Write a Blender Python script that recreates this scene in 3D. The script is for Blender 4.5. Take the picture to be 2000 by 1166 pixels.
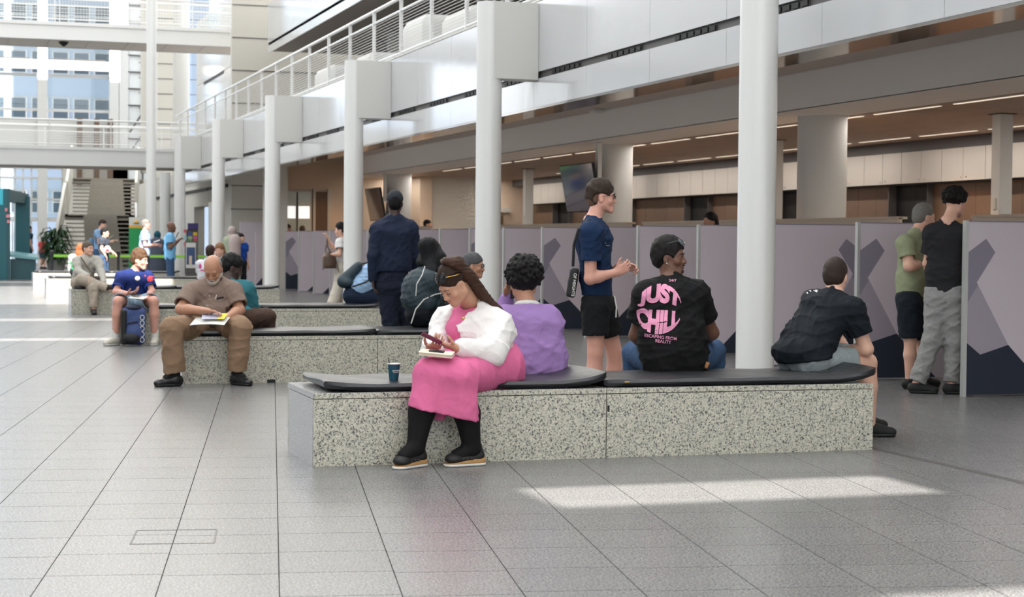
import bpy, bmesh, math, random
import numpy as np
from mathutils import Vector, Matrix
random.seed(7); np.random.seed(7)
for _o in list(bpy.data.objects): bpy.data.objects.remove(_o)
S = bpy.context.scene; C = S.collection
PI = math.pi
# ---------------------------------------------------------------- camera
FPX, YAW, PITCH, ROLL, CH = 3442.27, .3101156, .0324332, .00900235, 1.35
_f = Vector((math.sin(YAW)*math.cos(PITCH), math.cos(YAW)*math.cos(PITCH), -math.sin(PITCH)))
_r = Vector((math.cos(YAW), -math.sin(YAW), 0)); _u = _r.cross(_f)
_R = _r*math.cos(ROLL) + _u*math.sin(ROLL); _U = _u*math.cos(ROLL) - _r*math.sin(ROLL)
cam = bpy.data.objects.new('camera', bpy.data.cameras.new('camera')); C.objects.link(cam)
cam.matrix_world = Matrix(((_R.x,_U.x,-_f.x,0),(_R.y,_U.y,-_f.y,0),(_R.z,_U.z,-_f.z,CH),(0,0,0,1)))
cam.data.sensor_width = 36; cam.data.lens = FPX*36/2000; cam.data.clip_end = 500
cam.data.dof.use_dof = True; cam.data.dof.focus_distance = 11.0; cam.data.dof.aperture_fstop = 5.0
S.camera = cam
def at(px, py, Y):
    """world point seen at photo pixel (px,py) at the distance Y along the hall"""
    d = _f + _R*((px-1000)/FPX) - _U*((py-583)/FPX)
    t = Y/d.y
    return np.array((d.x*t, Y, CH+d.z*t))
# ---------------------------------------------------------------- world, sun, exposure
W = bpy.data.worlds.new('sky'); S.world = W; W.use_nodes = True
W.node_tree.nodes['Background'].inputs[0].default_value = (.93,.965,1,1)
W.node_tree.nodes['Background'].inputs[1].default_value = 2.4
sl = bpy.data.lights.new('sun','SUN'); sl.energy = 15; sl.angle = math.radians(.22); sl.color = (1,.95,.9)
sun = bpy.data.objects.new('sun', sl); C.objects.link(sun); sun.rotation_euler = (math.radians(45),0,0)
S.view_settings.view_transform = 'Standard'; S.view_settings.look = 'None'
S.view_settings.exposure = 0.05; S.view_settings.gamma = 1; S.view_settings.use_curve_mapping = False
# ---------------------------------------------------------------- materials
MATS = {}
def lin(c): return tuple(((v/255)/12.92 if v/255 <= .04045 else ((v/255+.055)/1.055)**2.4) for v in c)
def mat(name, c, rough=.6, metal=0, bump=0, bscale=60, var=0, vscale=20, spec=.5, sheen=0, emit=None, es=1, trans=0, coat=0, rnd=0, wr=0, wrs=9):
    if name in MATS: return MATS[name]
    m = bpy.data.materials.new(name); m.use_nodes = True; nt = m.node_tree; b = nt.nodes['Principled BSDF']
    col = lin(c)+(1,)
    b.inputs['Base Color'].default_value = col
    b.inputs['Roughness'].default_value = rough; b.inputs['Metallic'].default_value = metal
    b.inputs['Specular IOR Level'].default_value = spec
    if sheen: b.inputs['Sheen Weight'].default_value = sheen
    if coat: b.inputs['Coat Weight'].default_value = coat; b.inputs['Coat Roughness'].default_value = .1
    if trans: b.inputs['Transmission Weight'].default_value = trans
    if emit: b.inputs['Emission Color'].default_value = lin(emit)+(1,); b.inputs['Emission Strength'].default_value = es
    tc = nt.nodes.new('ShaderNodeTexCoord')
    src = None
    if var:
        n = nt.nodes.new('ShaderNodeTexNoise'); n.inputs['Scale'].default_value = vscale; n.inputs['Detail'].default_value = 3
        nt.links.new(tc.outputs['Object'], n.inputs['Vector'])
        mx = nt.nodes.new('ShaderNodeMix'); mx.data_type = 'RGBA'
        mx.inputs[6].default_value = tuple(v*(1-var) for v in col[:3])+(1,); mx.inputs[7].default_value = tuple(min(1,v*(1+var)) for v in col[:3])+(1,)
        nt.links.new(n.outputs[0], mx.inputs[0]); src = mx.outputs[2]
    if rnd:
        oi = nt.nodes.new('ShaderNodeObjectInfo'); h = nt.nodes.new('ShaderNodeHueSaturation')
        mr = nt.nodes.new('ShaderNodeMapRange'); mr.inputs[3].default_value = 1-rnd; mr.inputs[4].default_value = 1+rnd
        nt.links.new(oi.outputs['Random'], mr.inputs[0]); nt.links.new(mr.outputs[0], h.inputs['Value'])
        if src: nt.links.new(src, h.inputs['Color'])
        else: h.inputs['Color'].default_value = col
        src = h.outputs[0]
    if src: nt.links.new(src, b.inputs['Base Color'])
    last = None
    for amt, sc, dist in ((bump, bscale, .004), (wr, wrs, .02)):
        if amt:
            n = nt.nodes.new('ShaderNodeTexNoise'); n.inputs['Scale'].default_value = sc; n.inputs['Detail'].default_value = 2
            if dist > .01: n.inputs['Distortion'].default_value = 1.2
            nt.links.new(tc.outputs['Object'], n.inputs['Vector'])
            bp = nt.nodes.new('ShaderNodeBump'); bp.inputs['Strength'].default_value = amt; bp.inputs['Distance'].default_value = dist
            nt.links.new(n.outputs[0], bp.inputs['Height'])
            if last: nt.links.new(last, bp.inputs['Normal'])
            last = bp.outputs[0]
    if last: nt.links.new(last, b.inputs['Normal'])
    MATS[name] = m; return m
def granite(name, ramp, scale, rough, stretch=(1,1,1), rnd=.04, mix2=None):
    m = mat(name, (128,128,128), rough); nt = m.node_tree; b = nt.nodes['Principled BSDF']
    tc = nt.nodes.new('ShaderNodeTexCoord'); mp = nt.nodes.new('ShaderNodeMapping'); mp.inputs['Scale'].default_value = stretch
    nt.links.new(tc.outputs['Object'], mp.inputs[0])
    n = nt.nodes.new('ShaderNodeTexNoise'); n.inputs['Scale'].default_value = scale; n.inputs['Detail'].default_value = 3; n.inputs['Roughness'].default_value = .65
    n.inputs['Distortion'].default_value = .6
    nt.links.new(mp.outputs[0], n.inputs['Vector'])
    r = nt.nodes.new('ShaderNodeValToRGB'); nt.links.new(n.outputs[0], r.inputs[0])
    e = r.color_ramp.elements
    while len(e) > 1: e.remove(e[-1])
    e[0].position = ramp[0][0]; e[0].color = lin(ramp[0][1])+(1,)
    for p, c in ramp[1:]: q = e.new(p); q.color = lin(c)+(1,)
    n2 = nt.nodes.new('ShaderNodeTexNoise'); n2.inputs['Scale'].default_value = scale*.12
    nt.links.new(mp.outputs[0], n2.inputs['Vector'])
    oi = nt.nodes.new('ShaderNodeObjectInfo'); ad = nt.nodes.new('ShaderNodeMath'); ad.operation = 'MULTIPLY_ADD'
    mr = nt.nodes.new('ShaderNodeMapRange'); mr.inputs[3].default_value = 1-rnd; mr.inputs[4].default_value = 1+rnd
    nt.links.new(oi.outputs['Random'], mr.inputs[0])
    h = nt.nodes.new('ShaderNodeHueSaturation'); nt.links.new(r.outputs[0], h.inputs['Color'])
    ad.inputs[1].default_value = .12; nt.links.new(n2.outputs[0], ad.inputs[0])
    sb = nt.nodes.new('ShaderNodeMath'); sb.operation = 'SUBTRACT'; sb.inputs[1].default_value = .06
    nt.links.new(mr.outputs[0], sb.inputs[0]); nt.links.new(sb.outputs[0], ad.inputs[2]); nt.links.new(ad.outputs[0], h.inputs['Value'])
    nt.links.new(h.outputs[0], b.inputs['Base Color'])
    return m
M = dict(
    tile=granite('floor_granite', [(.3,(60,60,62)),(.42,(94,94,94)),(.52,(117,116,115)),(.6,(132,131,129)),(.72,(158,156,153))], 105, .27),
    bench=granite('bench_granite', [(.355,(56,56,56)),(.41,(112,111,107)),(.46,(172,170,157)),(.6,(197,193,176)),(.7,(216,210,192))], 92, .38, (1,1,1), .02),
    benchtop=granite('bench_granite_polished', [(.3,(116,116,116)),(.5,(150,150,150)),(.7,(178,178,178))], 120, .2),
    joint=mat('joint_dark', (70,69,67), .9),
    white=mat('white_enamel', (226,226,224), .28, coat=.3),
    white2=mat('white_matt', (208,207,203), .6),
    panel=mat('white_gloss_panel', (196,197,199), .12, spec=.6, coat=.6, rnd=.015, wr=.12, wrs=1.2),
    cream=mat('cream_wall', (204,200,190), .5),
    soffit=mat('grey_soffit', (196,186,178), .6),
    polished=mat('polished_strip', (170,165,160), .08, metal=.85),
    beam=mat('beam_white', (244,240,234), .6),
    wood=mat('ceiling_wood', (158,136,120), .5, var=.15, vscale=4, rnd=.06),
    woodp=mat('wood_panel', (112,88,70), .5, var=.12, vscale=6, rnd=.05),
    slot=mat('dark_slot', (84,82,80), .5),
    black=mat('black_matt', (14,14,15), .6),
    cabinet=mat('cabinet_white', (196,190,182), .5, rnd=.02),
    darkband=mat('dark_band', (84,80,80), .6),
    beige=mat('beige_laminate', (214,194,172), .55),
    lav=mat('lavender_fabric_panel', (206,196,204), .85, bump=.15, bscale=400),
    lavx=mat('print_slate', (138,132,146), .85), lavm=mat('print_mid', (163,155,167), .85), navyp=mat('print_navy', (34,42,58), .8),
    alu=mat('aluminium', (196,198,196), .35, metal=.5),
    vinyl=mat('black_vinyl', (34,35,38), .38, bump=.1, bscale=120, wr=.25, wrs=6),
    stairs=granite('stair_granite', [(.3,(130,124,116)),(.5,(156,150,140)),(.7,(176,170,158))], 60, .6),
    glass=mat('glass', (225,235,235), .02, trans=1, spec=.5),
    teal=mat('teal_laminate', (18,92,104), .4), teal2=mat('teal_dark', (38,84,92), .4), cyan=mat('cyan_print', (60,190,210), .4),
    leaf=mat('leaf_green', (38,74,34), .5, var=.3, vscale=5), pot=mat('pot_grey', (150,148,144), .6),
    lime=mat('lime_belt', (150,214,80), .5), post=mat('post_black', (40,40,44), .4),
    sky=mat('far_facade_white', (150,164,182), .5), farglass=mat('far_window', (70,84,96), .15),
    led=mat('led_strip', (255,240,220), .5, emit=(255,236,212), es=.8),
    screen=mat('screen_glass', (88,90,96), .06, spec=.8, coat=1), brown=mat('dark_brown', (104,84,68), .5),
)
M['tile'].node_tree.nodes['Principled BSDF'].inputs['Specular IOR Level'].default_value = .22
# ---------------------------------------------------------------- helpers
def props(o, label=None, cat=None, group=None, kind=None):
    if label: o['label'] = label
    if cat: o['category'] = cat
    if group: o['group'] = group
    if kind: o['kind'] = kind
    return o
def thing(name, loc, label, cat, group=None):
    o = bpy.data.objects.new(name, None); C.objects.link(o); o.location = loc; o.empty_display_size = .1
    return props(o, label, cat, group)
def wloc(o):
    v = Vector(o.location)
    while o.parent: o = o.parent; v += Vector(o.location)
    return v
def link(name, me, parent=None, loc=None):
    """link mesh whose vertices are in world coordinates (or local when loc is given)"""
    o = bpy.data.objects.new(name, me); C.objects.link(o)
    if parent: o.parent = parent; o.location = -wloc(parent) + (Vector(loc) if loc is not None else Vector())
    elif loc is not None: o.location = loc
    return o
class MB:
    def __init__(s): s.v = []; s.f = []; s.mi = []; s.sm = False
    def add(s, vs, fs, mi=0):
        n = len(s.v); s.v += [tuple(v) for v in vs]; s.f += [tuple(i+n for i in f) for f in fs]; s.mi += [mi]*len(fs)
    def box(s, x0,x1,y0,y1,z0,z1, mi=0, bev=0):
        if bev:
            b = bev
            # chamfered along all vertical and top edges: simple 3-layer prism
            def ring(i, z): return [(x0+i,y0+b,z),(x0+b,y0+i,z),(x1-b,y0+i,z),(x1-i,y0+b,z),(x1-i,y1-b,z),(x1-b,y1-i,z),(x0+b,y1-i,z),(x0+i,y1-b,z)]
            rs = [ring(b*.6,z0), ring(0,z0+b), ring(0,z1-b), ring(b*.6,z1)]
            vs = sum(rs, []); fs = [tuple(reversed(range(8))), tuple(range(24,32))]
            for k in range(3):
                for i in range(8): j=(i+1)%8; fs.append((k*8+i,k*8+j,k*8+8+j,k*8+8+i))
            s.add(vs, fs, mi); return s
        s.add([(x0,y0,z0),(x1,y0,z0),(x1,y1,z0),(x0,y1,z0),(x0,y0,z1),(x1,y0,z1),(x1,y1,z1),(x0,y1,z1)],
              [(3,2,1,0),(4,5,6,7),(0,1,5,4),(1,2,6,5),(2,3,7,6),(3,0,4,7)], mi); return s
    def tube(s, pts, r, n=8, mi=0, cap=True):
        pts = [Vector(p) for p in pts]; rs = r if hasattr(r,'__len__') else [r]*len(pts)
        base = len(s.v); prev = None
        for i, p in enumerate(pts):
            t = (pts[min(i+1,len(pts)-1)]-pts[max(i-1,0)]).normalized()
            a = prev if prev is not None else (Vector((0,0,1)) if abs(t.z)<.9 else Vector((1,0,0)))
            a = (a - t*a.dot(t)).normalized(); b = t.cross(a); prev = a
            for k in range(n):
                an = 2*PI*k/n; s.v.append(tuple(p + (a*math.cos(an)+b*math.sin(an))*rs[i]))
        for i in range(len(pts)-1):
            for k in range(n):
                j=(k+1)%n; s.f.append((base+i*n+k, base+i*n+j, base+(i+1)*n+j, base+(i+1)*n+k)); s.mi.append(mi)
        if cap:
            s.f.append(tuple(base+k for k in reversed(range(n)))); s.f.append(tuple(base+(len(pts)-1)*n+k for k in range(n))); s.mi += [mi,mi]
        return s
    def lathe(s, c, prof, n=24, mi=0):
        base = len(s.v)
        for r, z in prof:
            for k in range(n): s.v.append((c[0]+r*math.cos(2*PI*k/n), c[1]+r*math.sin(2*PI*k/n), c[2]+z))
        for i in range(len(prof)-1):
            for k in range(n):
                j=(k+1)%n; s.f.append((base+i*n+k, base+i*n+j, base+(i+1)*n+j, base+(i+1)*n+k)); s.mi.append(mi)
        s.f.append(tuple(base+k for k in reversed(range(n)))); s.f.append(tuple(base+(len(prof)-1)*n+k for k in range(n))); s.mi += [mi,mi]
        return s
    def prism(s, poly, d, mi=0):
        """poly: list of 3-D points (planar), extruded by vector d"""
        n=len(poly); d=Vector(d); vs=[Vector(p) for p in poly]+[Vector(p)+d for p in poly]
        s.add(vs, [tuple(reversed(range(n))), tuple(range(n,2*n))]+[(i,(i+1)%n,n+(i+1)%n,n+i) for i in range(n)], mi); return s
    def mesh(s, name, mats, smooth=False):
        me = bpy.data.meshes.new(name); me.from_pydata(s.v, [], s.f)
        for m in (mats if isinstance(mats,(list,tuple)) else [mats]): me.materials.append(m)
        me.polygons.foreach_set('material_index', s.mi)
        if smooth: me.polygons.foreach_set('use_smooth', [True]*len(me.polygons))
        me.update(); return me
    def build(s, name, mats, parent=None, smooth=False, loc=None):
        me = s.mesh(name, mats, smooth)
        bm = bmesh.new(); bm.from_mesh(me); bmesh.ops.recalc_face_normals(bm, faces=bm.faces); bm.to_mesh(me); bm.free()
        if smooth:
            me.polygons.foreach_set('use_smooth', [True]*len(me.polygons))
            try: me.set_sharp_from_angle(angle=math.radians(40))
            except Exception: pass
        return link(name, me, parent, loc)
def bx(name, dims, m, parent=None, kind=None, bev=0):
    o = MB().box(*dims, bev=bev).build(name, m, parent)
    if kind: o['kind'] = kind
    return o
# ================================================================ SETTING
TA = .1744943
tvx, tvy = math.cos(TA), -math.sin(TA); tux, tuy = math.sin(TA), math.cos(TA)
floor = MB().box(-16,24,-16,90,-.2,-.012).build('floor', M['joint']); floor['kind'] = 'structure'
TW, TL = .4635, .4795
def in_view(x, y):
    v = Vector((x,y,-CH)); z = v.dot(_f)
    if z < 4: return None
    return 1000+FPX*v.dot(_R)/z, 583-FPX*v.dot(_U)/z, z
cand = []
for i in range(-40, 50):
    t0 = .0345 + TW*i
    off = [0,-.035,.012,-.02][i%4]
    for j in range(-8, 170):
        u0 = 2.36 + TL*j + off - .0
        tc_, uc = t0+TW/2, u0+TL/2
        x, y = tc_*tvx+uc*tux, tc_*tvy+uc*tuy
        if not(-15.5<x<23.5 and -15<y<88): continue
        q = in_view(x,y)
        vis = q and -60<q[0]<2060 and q[1]<1210 and not(1.9+.2<x<5.8 and 10.3+.25<y<11.0) and not (2.2<x<5.7 and 16.6<y<17.2)
        cand.append((q[2] if vis else 1e9, x, y))
cand.sort()
g = .0022
def tile_verts(x,y,z=0):
    r=[]
    for a,b in ((-1,-1),(1,-1),(1,1),(-1,1)):
        da, db = a*(TW/2-g), b*(TL/2-g*1.5)
        r.append((x+da*tvx+db*tux, y+da*tvy+db*tuy))
    return r
tm = MB(); q0 = tile_verts(0,0)
tm.prism([(p[0],p[1],-.02) for p in q0], (0,0,.02)); tme = tm.mesh('floor_tile', M['tile'])
for k,(d,x,y) in enumerate(cand[:300]):
    o = link('floor_tile', tme, floor, (x,y,0))
rest = MB()
for d,x,y in cand[300:]:
    q = tile_verts(x,y); rest.add([(p[0],p[1],0) for p in q],[(0,1,2,3)])
r_ = rest.build('floor_tiles_beyond', M['tile'], floor); r_['kind'] = 'stuff'
# drain strip and floor hatches
bx('drain_channel', (5.81,5.87,-2,60,-.005,.002), M['slot'], floor)
for (t,u) in ((-.43,8.07),(-.43,15.3)):
    h = MB()
    for (a0,a1,b0,b1) in ((-.18,.18,-.187,-.181),(-.18,.18,.181,.187),(-.186,-.178,-.187,.187),(.178,.186,-.187,.187)):
        q=[((t+a)*tvx+(u+b)*tux,(t+a)*tvy+(u+b)*tuy,.0005) for a,b in ((a0,b0),(a1,b0),(a1,b1),(a0,b1))]
        h.prism(q,(0,0,.001))
    h.build('hatch_frame', M['slot'], floor)
# --- gallery edge (first floor), fascia panels
XP = 7.43
gal = bx('trim_1', (XP+.03, 17.5, -2, 61.5, 3.72, 4.40), M['beam'], kind='structure')
SE = [12.17+2.03*k for k in range(-5, 25)]
for a in SE:
    if a+2.03 > 61.6: break
    o = bx('fascia_panel', (XP,XP+.03,a+.004,a+2.026,3.59,4.51), M['panel'], gal)
    o = bx('fascia_panel', (XP,XP+.03,a+.004,a+2.026,3.13,3.50), M['panel'], gal)
    v = MB().box(XP+.03,XP+.07,a+.3,a+1.4,3.515,3.575).build('vent', M['slot'], gal)
    for k in range(6): bx('vent_slot', (XP+.012,XP+.04,a+.31+k*.182,a+.31+k*.182+.13,3.52,3.57), M['black'], v)
bx('slot_recess', (XP+.04,XP+.08,-2,61.5,3.48,3.60), M['slot'], gal)
bx('curb', (XP+.032,XP+.4,-2,61.5,4.402,4.515), M['white2'], gal); bx('curb_lip', (XP-.006,XP+.4,-2,61.5,4.518,4.545), M['white2'], gal)
bx('fascia_underside', (XP,XP+.45,-2,61.5,3.10,3.128), M['polished'], gal)
bx('fascia_back', (XP+.42,XP+.45,-2,61.5,3.128,3.66), M['beam'], gal)
sof = bx('ceiling_1', (XP+.45,10.9,-2,56.5,3.66,3.72), M['slot'], kind='structure')
for k in range(48):
    y=-2+1.217*k
    for (xa,xb) in ((XP+.46,8.75),(8.76,9.83),(9.84,10.89)):
        bx('soffit_tile', (xa,xb-.006,y,y+1.205,3.645,3.66), M['soffit'], sof)
bm_ = bx('trim_2', (10.9,11.35,-2,50,3.155,3.66), M['beam'], kind='structure')
bx('beam_soffit', (10.9,12.0,-2,50,3.15,3.165), M['beam'], bm_)
ceil = bx('ceiling', (12.0,24,-2,50.2,3.18,3.3), M['brown'], kind='structure')
for i in range(26):
    x = 12.0+.17*i
    bx('ceiling_plank', (x,x+.162,-2,50,3.16,3.18), M['wood'], ceil)
# --- benches' ceiling lights
n=0
for xc,seg,off in ((12.24,1.9,16.0),(15.37,1.9,16.0)):
    for k in range(15):
        y0 = off+.05+2.03*k-2.03*1
        t = thing('ceiling_light', (xc,y0,3.15), 'slim recessed warm-white light strip in the wooden ceiling, %s row' % ('nearer' if xc<13 else 'farther'), 'light', 'light strips in wooden ceiling, %s row' % ('nearer' if xc<13 else 'farther'))
        bx('diffuser', (xc-.025,xc+.025,y0,y0+1.68,3.145,3.157), M['led'], t)
        bx('frame', (xc-.035,xc+.035,y0-.01,y0+1.69,3.152,3.16), M['alu'], t)
# --- railings
def railing(nm, p0, p1, z0, ztop, label, nw=13, posts=None, r=.022, mesh=False):
    p0=Vector(p0+(0,)); p1=Vector(p1+(0,)); d=p1-p0; L=d.length; u=d.normalized()
    t = thing(nm, (p0.x,p0.y,z0), label, 'railing')
    def rod(name,za,rr,n=8): MB().tube([p0+Vector((0,0,za)), p1+Vector((0,0,za))], rr, n).build(name, M['white'], t, True)
    rod('handrail', ztop, r*1.5, 10); rod('upper_rail', ztop-.22, r); rod('lower_rail', z0+.1, r)
    for k in range(nw): rod('wire', z0+.1+(ztop-.22-z0-.1)*(k+1)/(nw+1), .005, 5)
    n = int(L/2.03)
    for k in (posts if posts else [i*2.03 for i in range(n+1)]):
        q=p0+u*k; o=MB().box(-.03,.03,-.015,.015,0,1).build('post', M['white'], t)
        o.location = Vector((q.x,q.y,z0))-wloc(t); o.scale=(1,1,ztop-z0)
        if abs(d.x)>abs(d.y): o.rotation_euler.z=PI/2
    if mesh:
        m=MB()
        for k in range(int(L/.09)):
            q=p0+u*k*.09; m.tube([(q.x,q.y,z0+.1),(q.x,q.y,ztop-.22)], .004, 4)
        o=m.build('mesh_bars', M['white'], t); o['kind']='stuff'
    return t
railing('railing', (XP+.06,25.74-2.03*14), (XP+.06,61.4), 4.5, 5.55, 'white handrail with horizontal wires along the first-floor gallery edge')
# --- front columns with brackets
clab = ['largest white round column, rising behind the man in the black back-print shirt','white round column behind the woman in pink, second nearest','white round column beside the woman with the brown handbag','white round column just right of the dark hooded-cap bench end, above the stone bench end','white round column behind the seated bald man','white round column beside the man in the light blue t-shirt','slim white column farthest along the gallery edge']
CY=[14.17+8.12*k for k in range(6)]
for k,y in enumerate(CY+[58.6]):
    r=.168
    t = thing('column', (6.8,y,0), clab[k], 'column', None)
    MB().lathe((6.8,y,0), [(r,0),(r,(4.49 if k<6 else 3.5) if k>0 else 9)], 40).build('shaft', M['white'], t, True)
    if k<6:
        z1 = 4.49
        if k==0: bx('bracket', (6.62,XP+.01,y-.17,y+.17,3.48+5.2,z1+5.2), M['white2'], t)
        else:
            bx('bracket', (6.8,XP-.002,y-.167,y+.167,3.48,z1-.002), M['white2'], t, bev=.004)
# column k=0 continues upward past the first gallery (no bracket in view)
# --- tall column
t = thing('column', (5.85,54,0), 'tall slender white column rising past both footbridges', 'column')
MB().lathe((5.85,54,0), [(.15,0),(.15,13)], 32).build('shaft', M['white'], t, True)
# --- large inner columns
lab2=['thick inner column lit orange on its right, behind the third seated man','thick inner column beside the hanging screen','thick inner column hidden behind the second gallery column','thick inner column behind the man in the cap','thick inner column beside glazed office']
for k,y in enumerate((22.3,30.42,38.54-8.12*2+0,46.7)):
    if k==2: continue
    t = thing('column', (11.7,y,0), lab2[[0,1,2,3][k]], 'column')
    MB().lathe((11.7,y,0), [(.345,0),(.345,3.16)], 48).build('shaft', M['white2'], t, True)
    MB().lathe((11.7,y,3.14), [(.37,0),(.37,.015)], 48).build('cap_ring', M['beam'], t, True)
    MB().lathe((11.7,y,4.4), [(.345,0),(.345,2.6)], 40).build('upper_shaft', M['white2'], t, True)
# thin square posts
for y,lb in ((21.06,'square cream post at the right by the curly-haired man'),(28.03,'square cream post beside the thick orange-lit column'),(41.83,'square cream post left of the back cabinets')):
    t = thing('post', (13.8,y,0), lb, 'post')
    bx('shaft', (13.7,13.9,y-.1,y+.1,0,3.15), M['white2'], t); bx('collar', (13.66,13.94,y-.14,y+.14,3.15,3.16), M['black'], t)
    bx('switch_box', (13.68,13.7,y-.04,y+.04,1.85,2.0), M['cream'], t)
# --- wall with cabinets
wr = bx('wall_right', (16.36,16.6,-2,50,0,3.18), M['woodp'], kind='structure')
bx('dark_band', (16.0,16.36,-2,50,2.975,3.17), M['darkband'], wr)
t = thing('wall_cabinets', (16.0,8,2.42), 'long row of white overhead cabinets on the back office wall', 'cabinet')
bx('carcass', (16.02,16.35,8,48.5,2.40,2.975), M['black'], t)
k=0; y=8.37
while y<48:
    o=bx('door', (15.99,16.02,y+.005,y+.652,2.425,2.97), M['cabinet'], t)
    if y<32: bx('knob', (15.97,15.99,y+.05+(.5 if k%2 else 0),y+.07+(.5 if k%2 else 0),2.47,2.49), M['alu'], o)
    y+=.66; k+=1
# recesses and wooden panels below the cabinets
y=8.37; pat=[1,1,0,1,1,1,0,1]; k=0
nich = thing('niche_wall', (16.1,8,0), 'row of dark niches and brown wood doors below white cabinets', 'cabinet')
while y<48:
    seq=k%7
    if seq in (0,1): bx('dark_niche', (16.28,16.34,y,y+.655,.9,2.40), M['black'], nich)
    else: bx('wood_door', (16.24,16.32,y+.004,y+.656,.9,2.40), M['woodp'], nich)
    if seq in (0,2): bx('divider', (16.12,16.34,y-.012,y+.012,.9,2.40), M['darkband'], nich)
    y+=.66; k+=1
bx('worktop', (15.8,16.34,8,48.5,.86,.9), M['beige'], nich)
# --- end wall of offices
we = bx('wall_office_end', (8.75,16.5,50,50.2,0,3.66), M['beige'], kind='structure')
we2= bx('trim_3', (13.1,14.55,48.5,50,0,3.16), M['cream'], kind='structure')
bx('pillar_face', (12.75,13.1,48.4,50,0,3.16), M['beige'], we2)
we3= bx('trim_4', (8.55,8.8,47.5,50.0,0,3.66), M['cream'], kind='structure')
w1 = bx('window_1', (9.05,9.95,49.93,49.99,.9,2.75), M['white2'], kind='structure')
for xa,xb in ((9.12,9.5),(9.54,9.9)):
    bx('pane', (xa,xb,49.90,49.93,.95,2.7), mat('lit_glass',(205,222,220),.1), w1)
bx('mullion', (9.5,9.54,49.88,49.93,.9,2.7), M['slot'], w1)
for xa,xb,za,zb in ((9.2,9.47,1.95,2.3),(9.56,9.88,1.95,2.3)): bx('lit_panel', (xa,xb,49.895,49.9,za,zb), mat('lit_panel',(255,255,255),.5,emit=(255,255,255),es=.8), w1)
d1 = bx('door_1', (10.05,10.4,49.9,49.99,0,2.72), M['brown'], kind='structure')
bx('door_frame', (9.98,10.05,49.88,50,0,2.8), M['cream'], d1); bx('door_frame', (10.4,10.5,49.88,50,0,2.8), M['cream'], d1)
d2 = bx('door_2', (15.0,15.7,49.9,49.99,0,2.1), mat('ochre_door',(110,92,60),.5), kind='structure')
bx('door_frame', (14.9,15.0,49.85,50,0,2.35), M['cream'], d2); bx('door_frame', (14.9,15.9,49.85,50,2.2,2.35), M['cream'], d2)
# --- counters behind booths
for nm,y0,y1,lab in (('counter_screen',10,17.2,'beige counter upstand above the partition at the far right'),('counter_screen',18.8,22.2,'beige counter upstand right of the thick inner column'),('counter_screen',22.5,27.0,'beige counter upstand behind the seated man with the back print'),('counter_screen',27.6,36.5,'beige counter upstand above partitions behind the purple sweater'),('counter_screen',40.5,43.2,'short beige counter upstand beside the clerk with short dark hair')):
    t=thing(nm,(10.95,y0,0),lab,'counter')
    bx('upstand', (10.9,10.95,y0,y1,0,1.68), M['beige'], t); bx('desktop', (10.95,11.3,y0,y1,.72,.76), M['beige'], t); bx('cap', (10.88,11.02,y0,y1,1.66,1.69), M['beige'], t)
# --- booth partitions
PX=8.65; PH=1.56
dx=[(0,1.29),(.18,1.41),(.275,1.29),(.09,1.02),(.104,.997),(0,.84)]
mid=[(.104,.997),(.425,.46),(.138,.376),(0,.48),(0,.84)]
nav=[(0,.48),(.138,.376),(.425,.46),(.875,0),(0,0)]
plab={0:'grey partition panel at the right edge with navy base, nearest one',1:'grey partition panel behind the man in the green polo',2:'grey partition panel behind the man seated at the bench end',3:'grey partition panel just left of the largest column',4:'grey partition panel behind the head of the black back-print shirt man',5:'grey partition panel mostly hidden by the standing man in navy t-shirt',6:'grey partition panel with navy base between purple sweater and navy t-shirt man',7:'grey partition panel behind the curly hair of the purple sweater person',8:'grey partition panel just left of the column behind the woman in pink',9:'grey partition panel behind the grey-haired man with glasses',10:'grey partition panel right of the man in the dark cap',13:'grey partition panel right of the column beside the handbag woman',14:'grey partition panel behind the woman with the brown handbag',15:'second far grey partition panel left of the handbag woman',16:'third far grey partition panel left of the handbag woman',17:'far grey partition panel right of the fourth column'}
for k in range(18):
    y=13.7+1.955*k; A = k in (0,1,6,8,17)
    t=thing('partition',(PX,y,0), plab.get(k,'grey booth partition standing hidden behind the man in the dark cap'),'partition','booth partitions' if k in (11,12) else None)
    Wp=1.085
    bx('edge_post',(PX-.03,PX,y-.002,y+.052,0,PH+.012),M['alu'],t)
    for half in (0,1):
        X0=PX+Wp*half; fl=A if half==0 else not A
        pn=bx('panel' if half==0 else 'rear_panel',(X0,X0+Wp-.002,y,y+.05,.015,PH),M['lav'],t); bx('top_rail',(X0,X0+Wp-.002,y-.003,y+.053,PH,PH+.012),M['lavx'],t)
        for poly,m,nm in ((dx,'lavx','printed_cross'),(mid,'lavm','printed_wedge'),(nav,'navyp','printed_base')):
            pl=[(X0+(a if fl else Wp-a), y-.0015,max(h,.016)) for a,h in poly]
            MB().prism(pl,(0,.0015,0)).build(nm,M[m],pn)
# tall lavender cabinet far left and its small wings
t=thing('tall_partition',(8.2,52,0),'tall grey-lavender panel behind the boy in blue','partition')
bx('panel',(8.22,9.6,52,52.06,0,1.85),M['lav'],t)
for x0,y0 in ((8.5,50.9),(9.0,49.9)):
    bx('wing',(x0-.0,x0+.6,y0,y0+.05,0,1.55),M['lav'],t); MB().prism([(x0+.0,y0-.01,.01),(x0+.3,y0-.01,.01),(x0+.3,y0-.01,.35)],(0,.008,0)).build('printed_base',M['navyp'],t)
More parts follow.
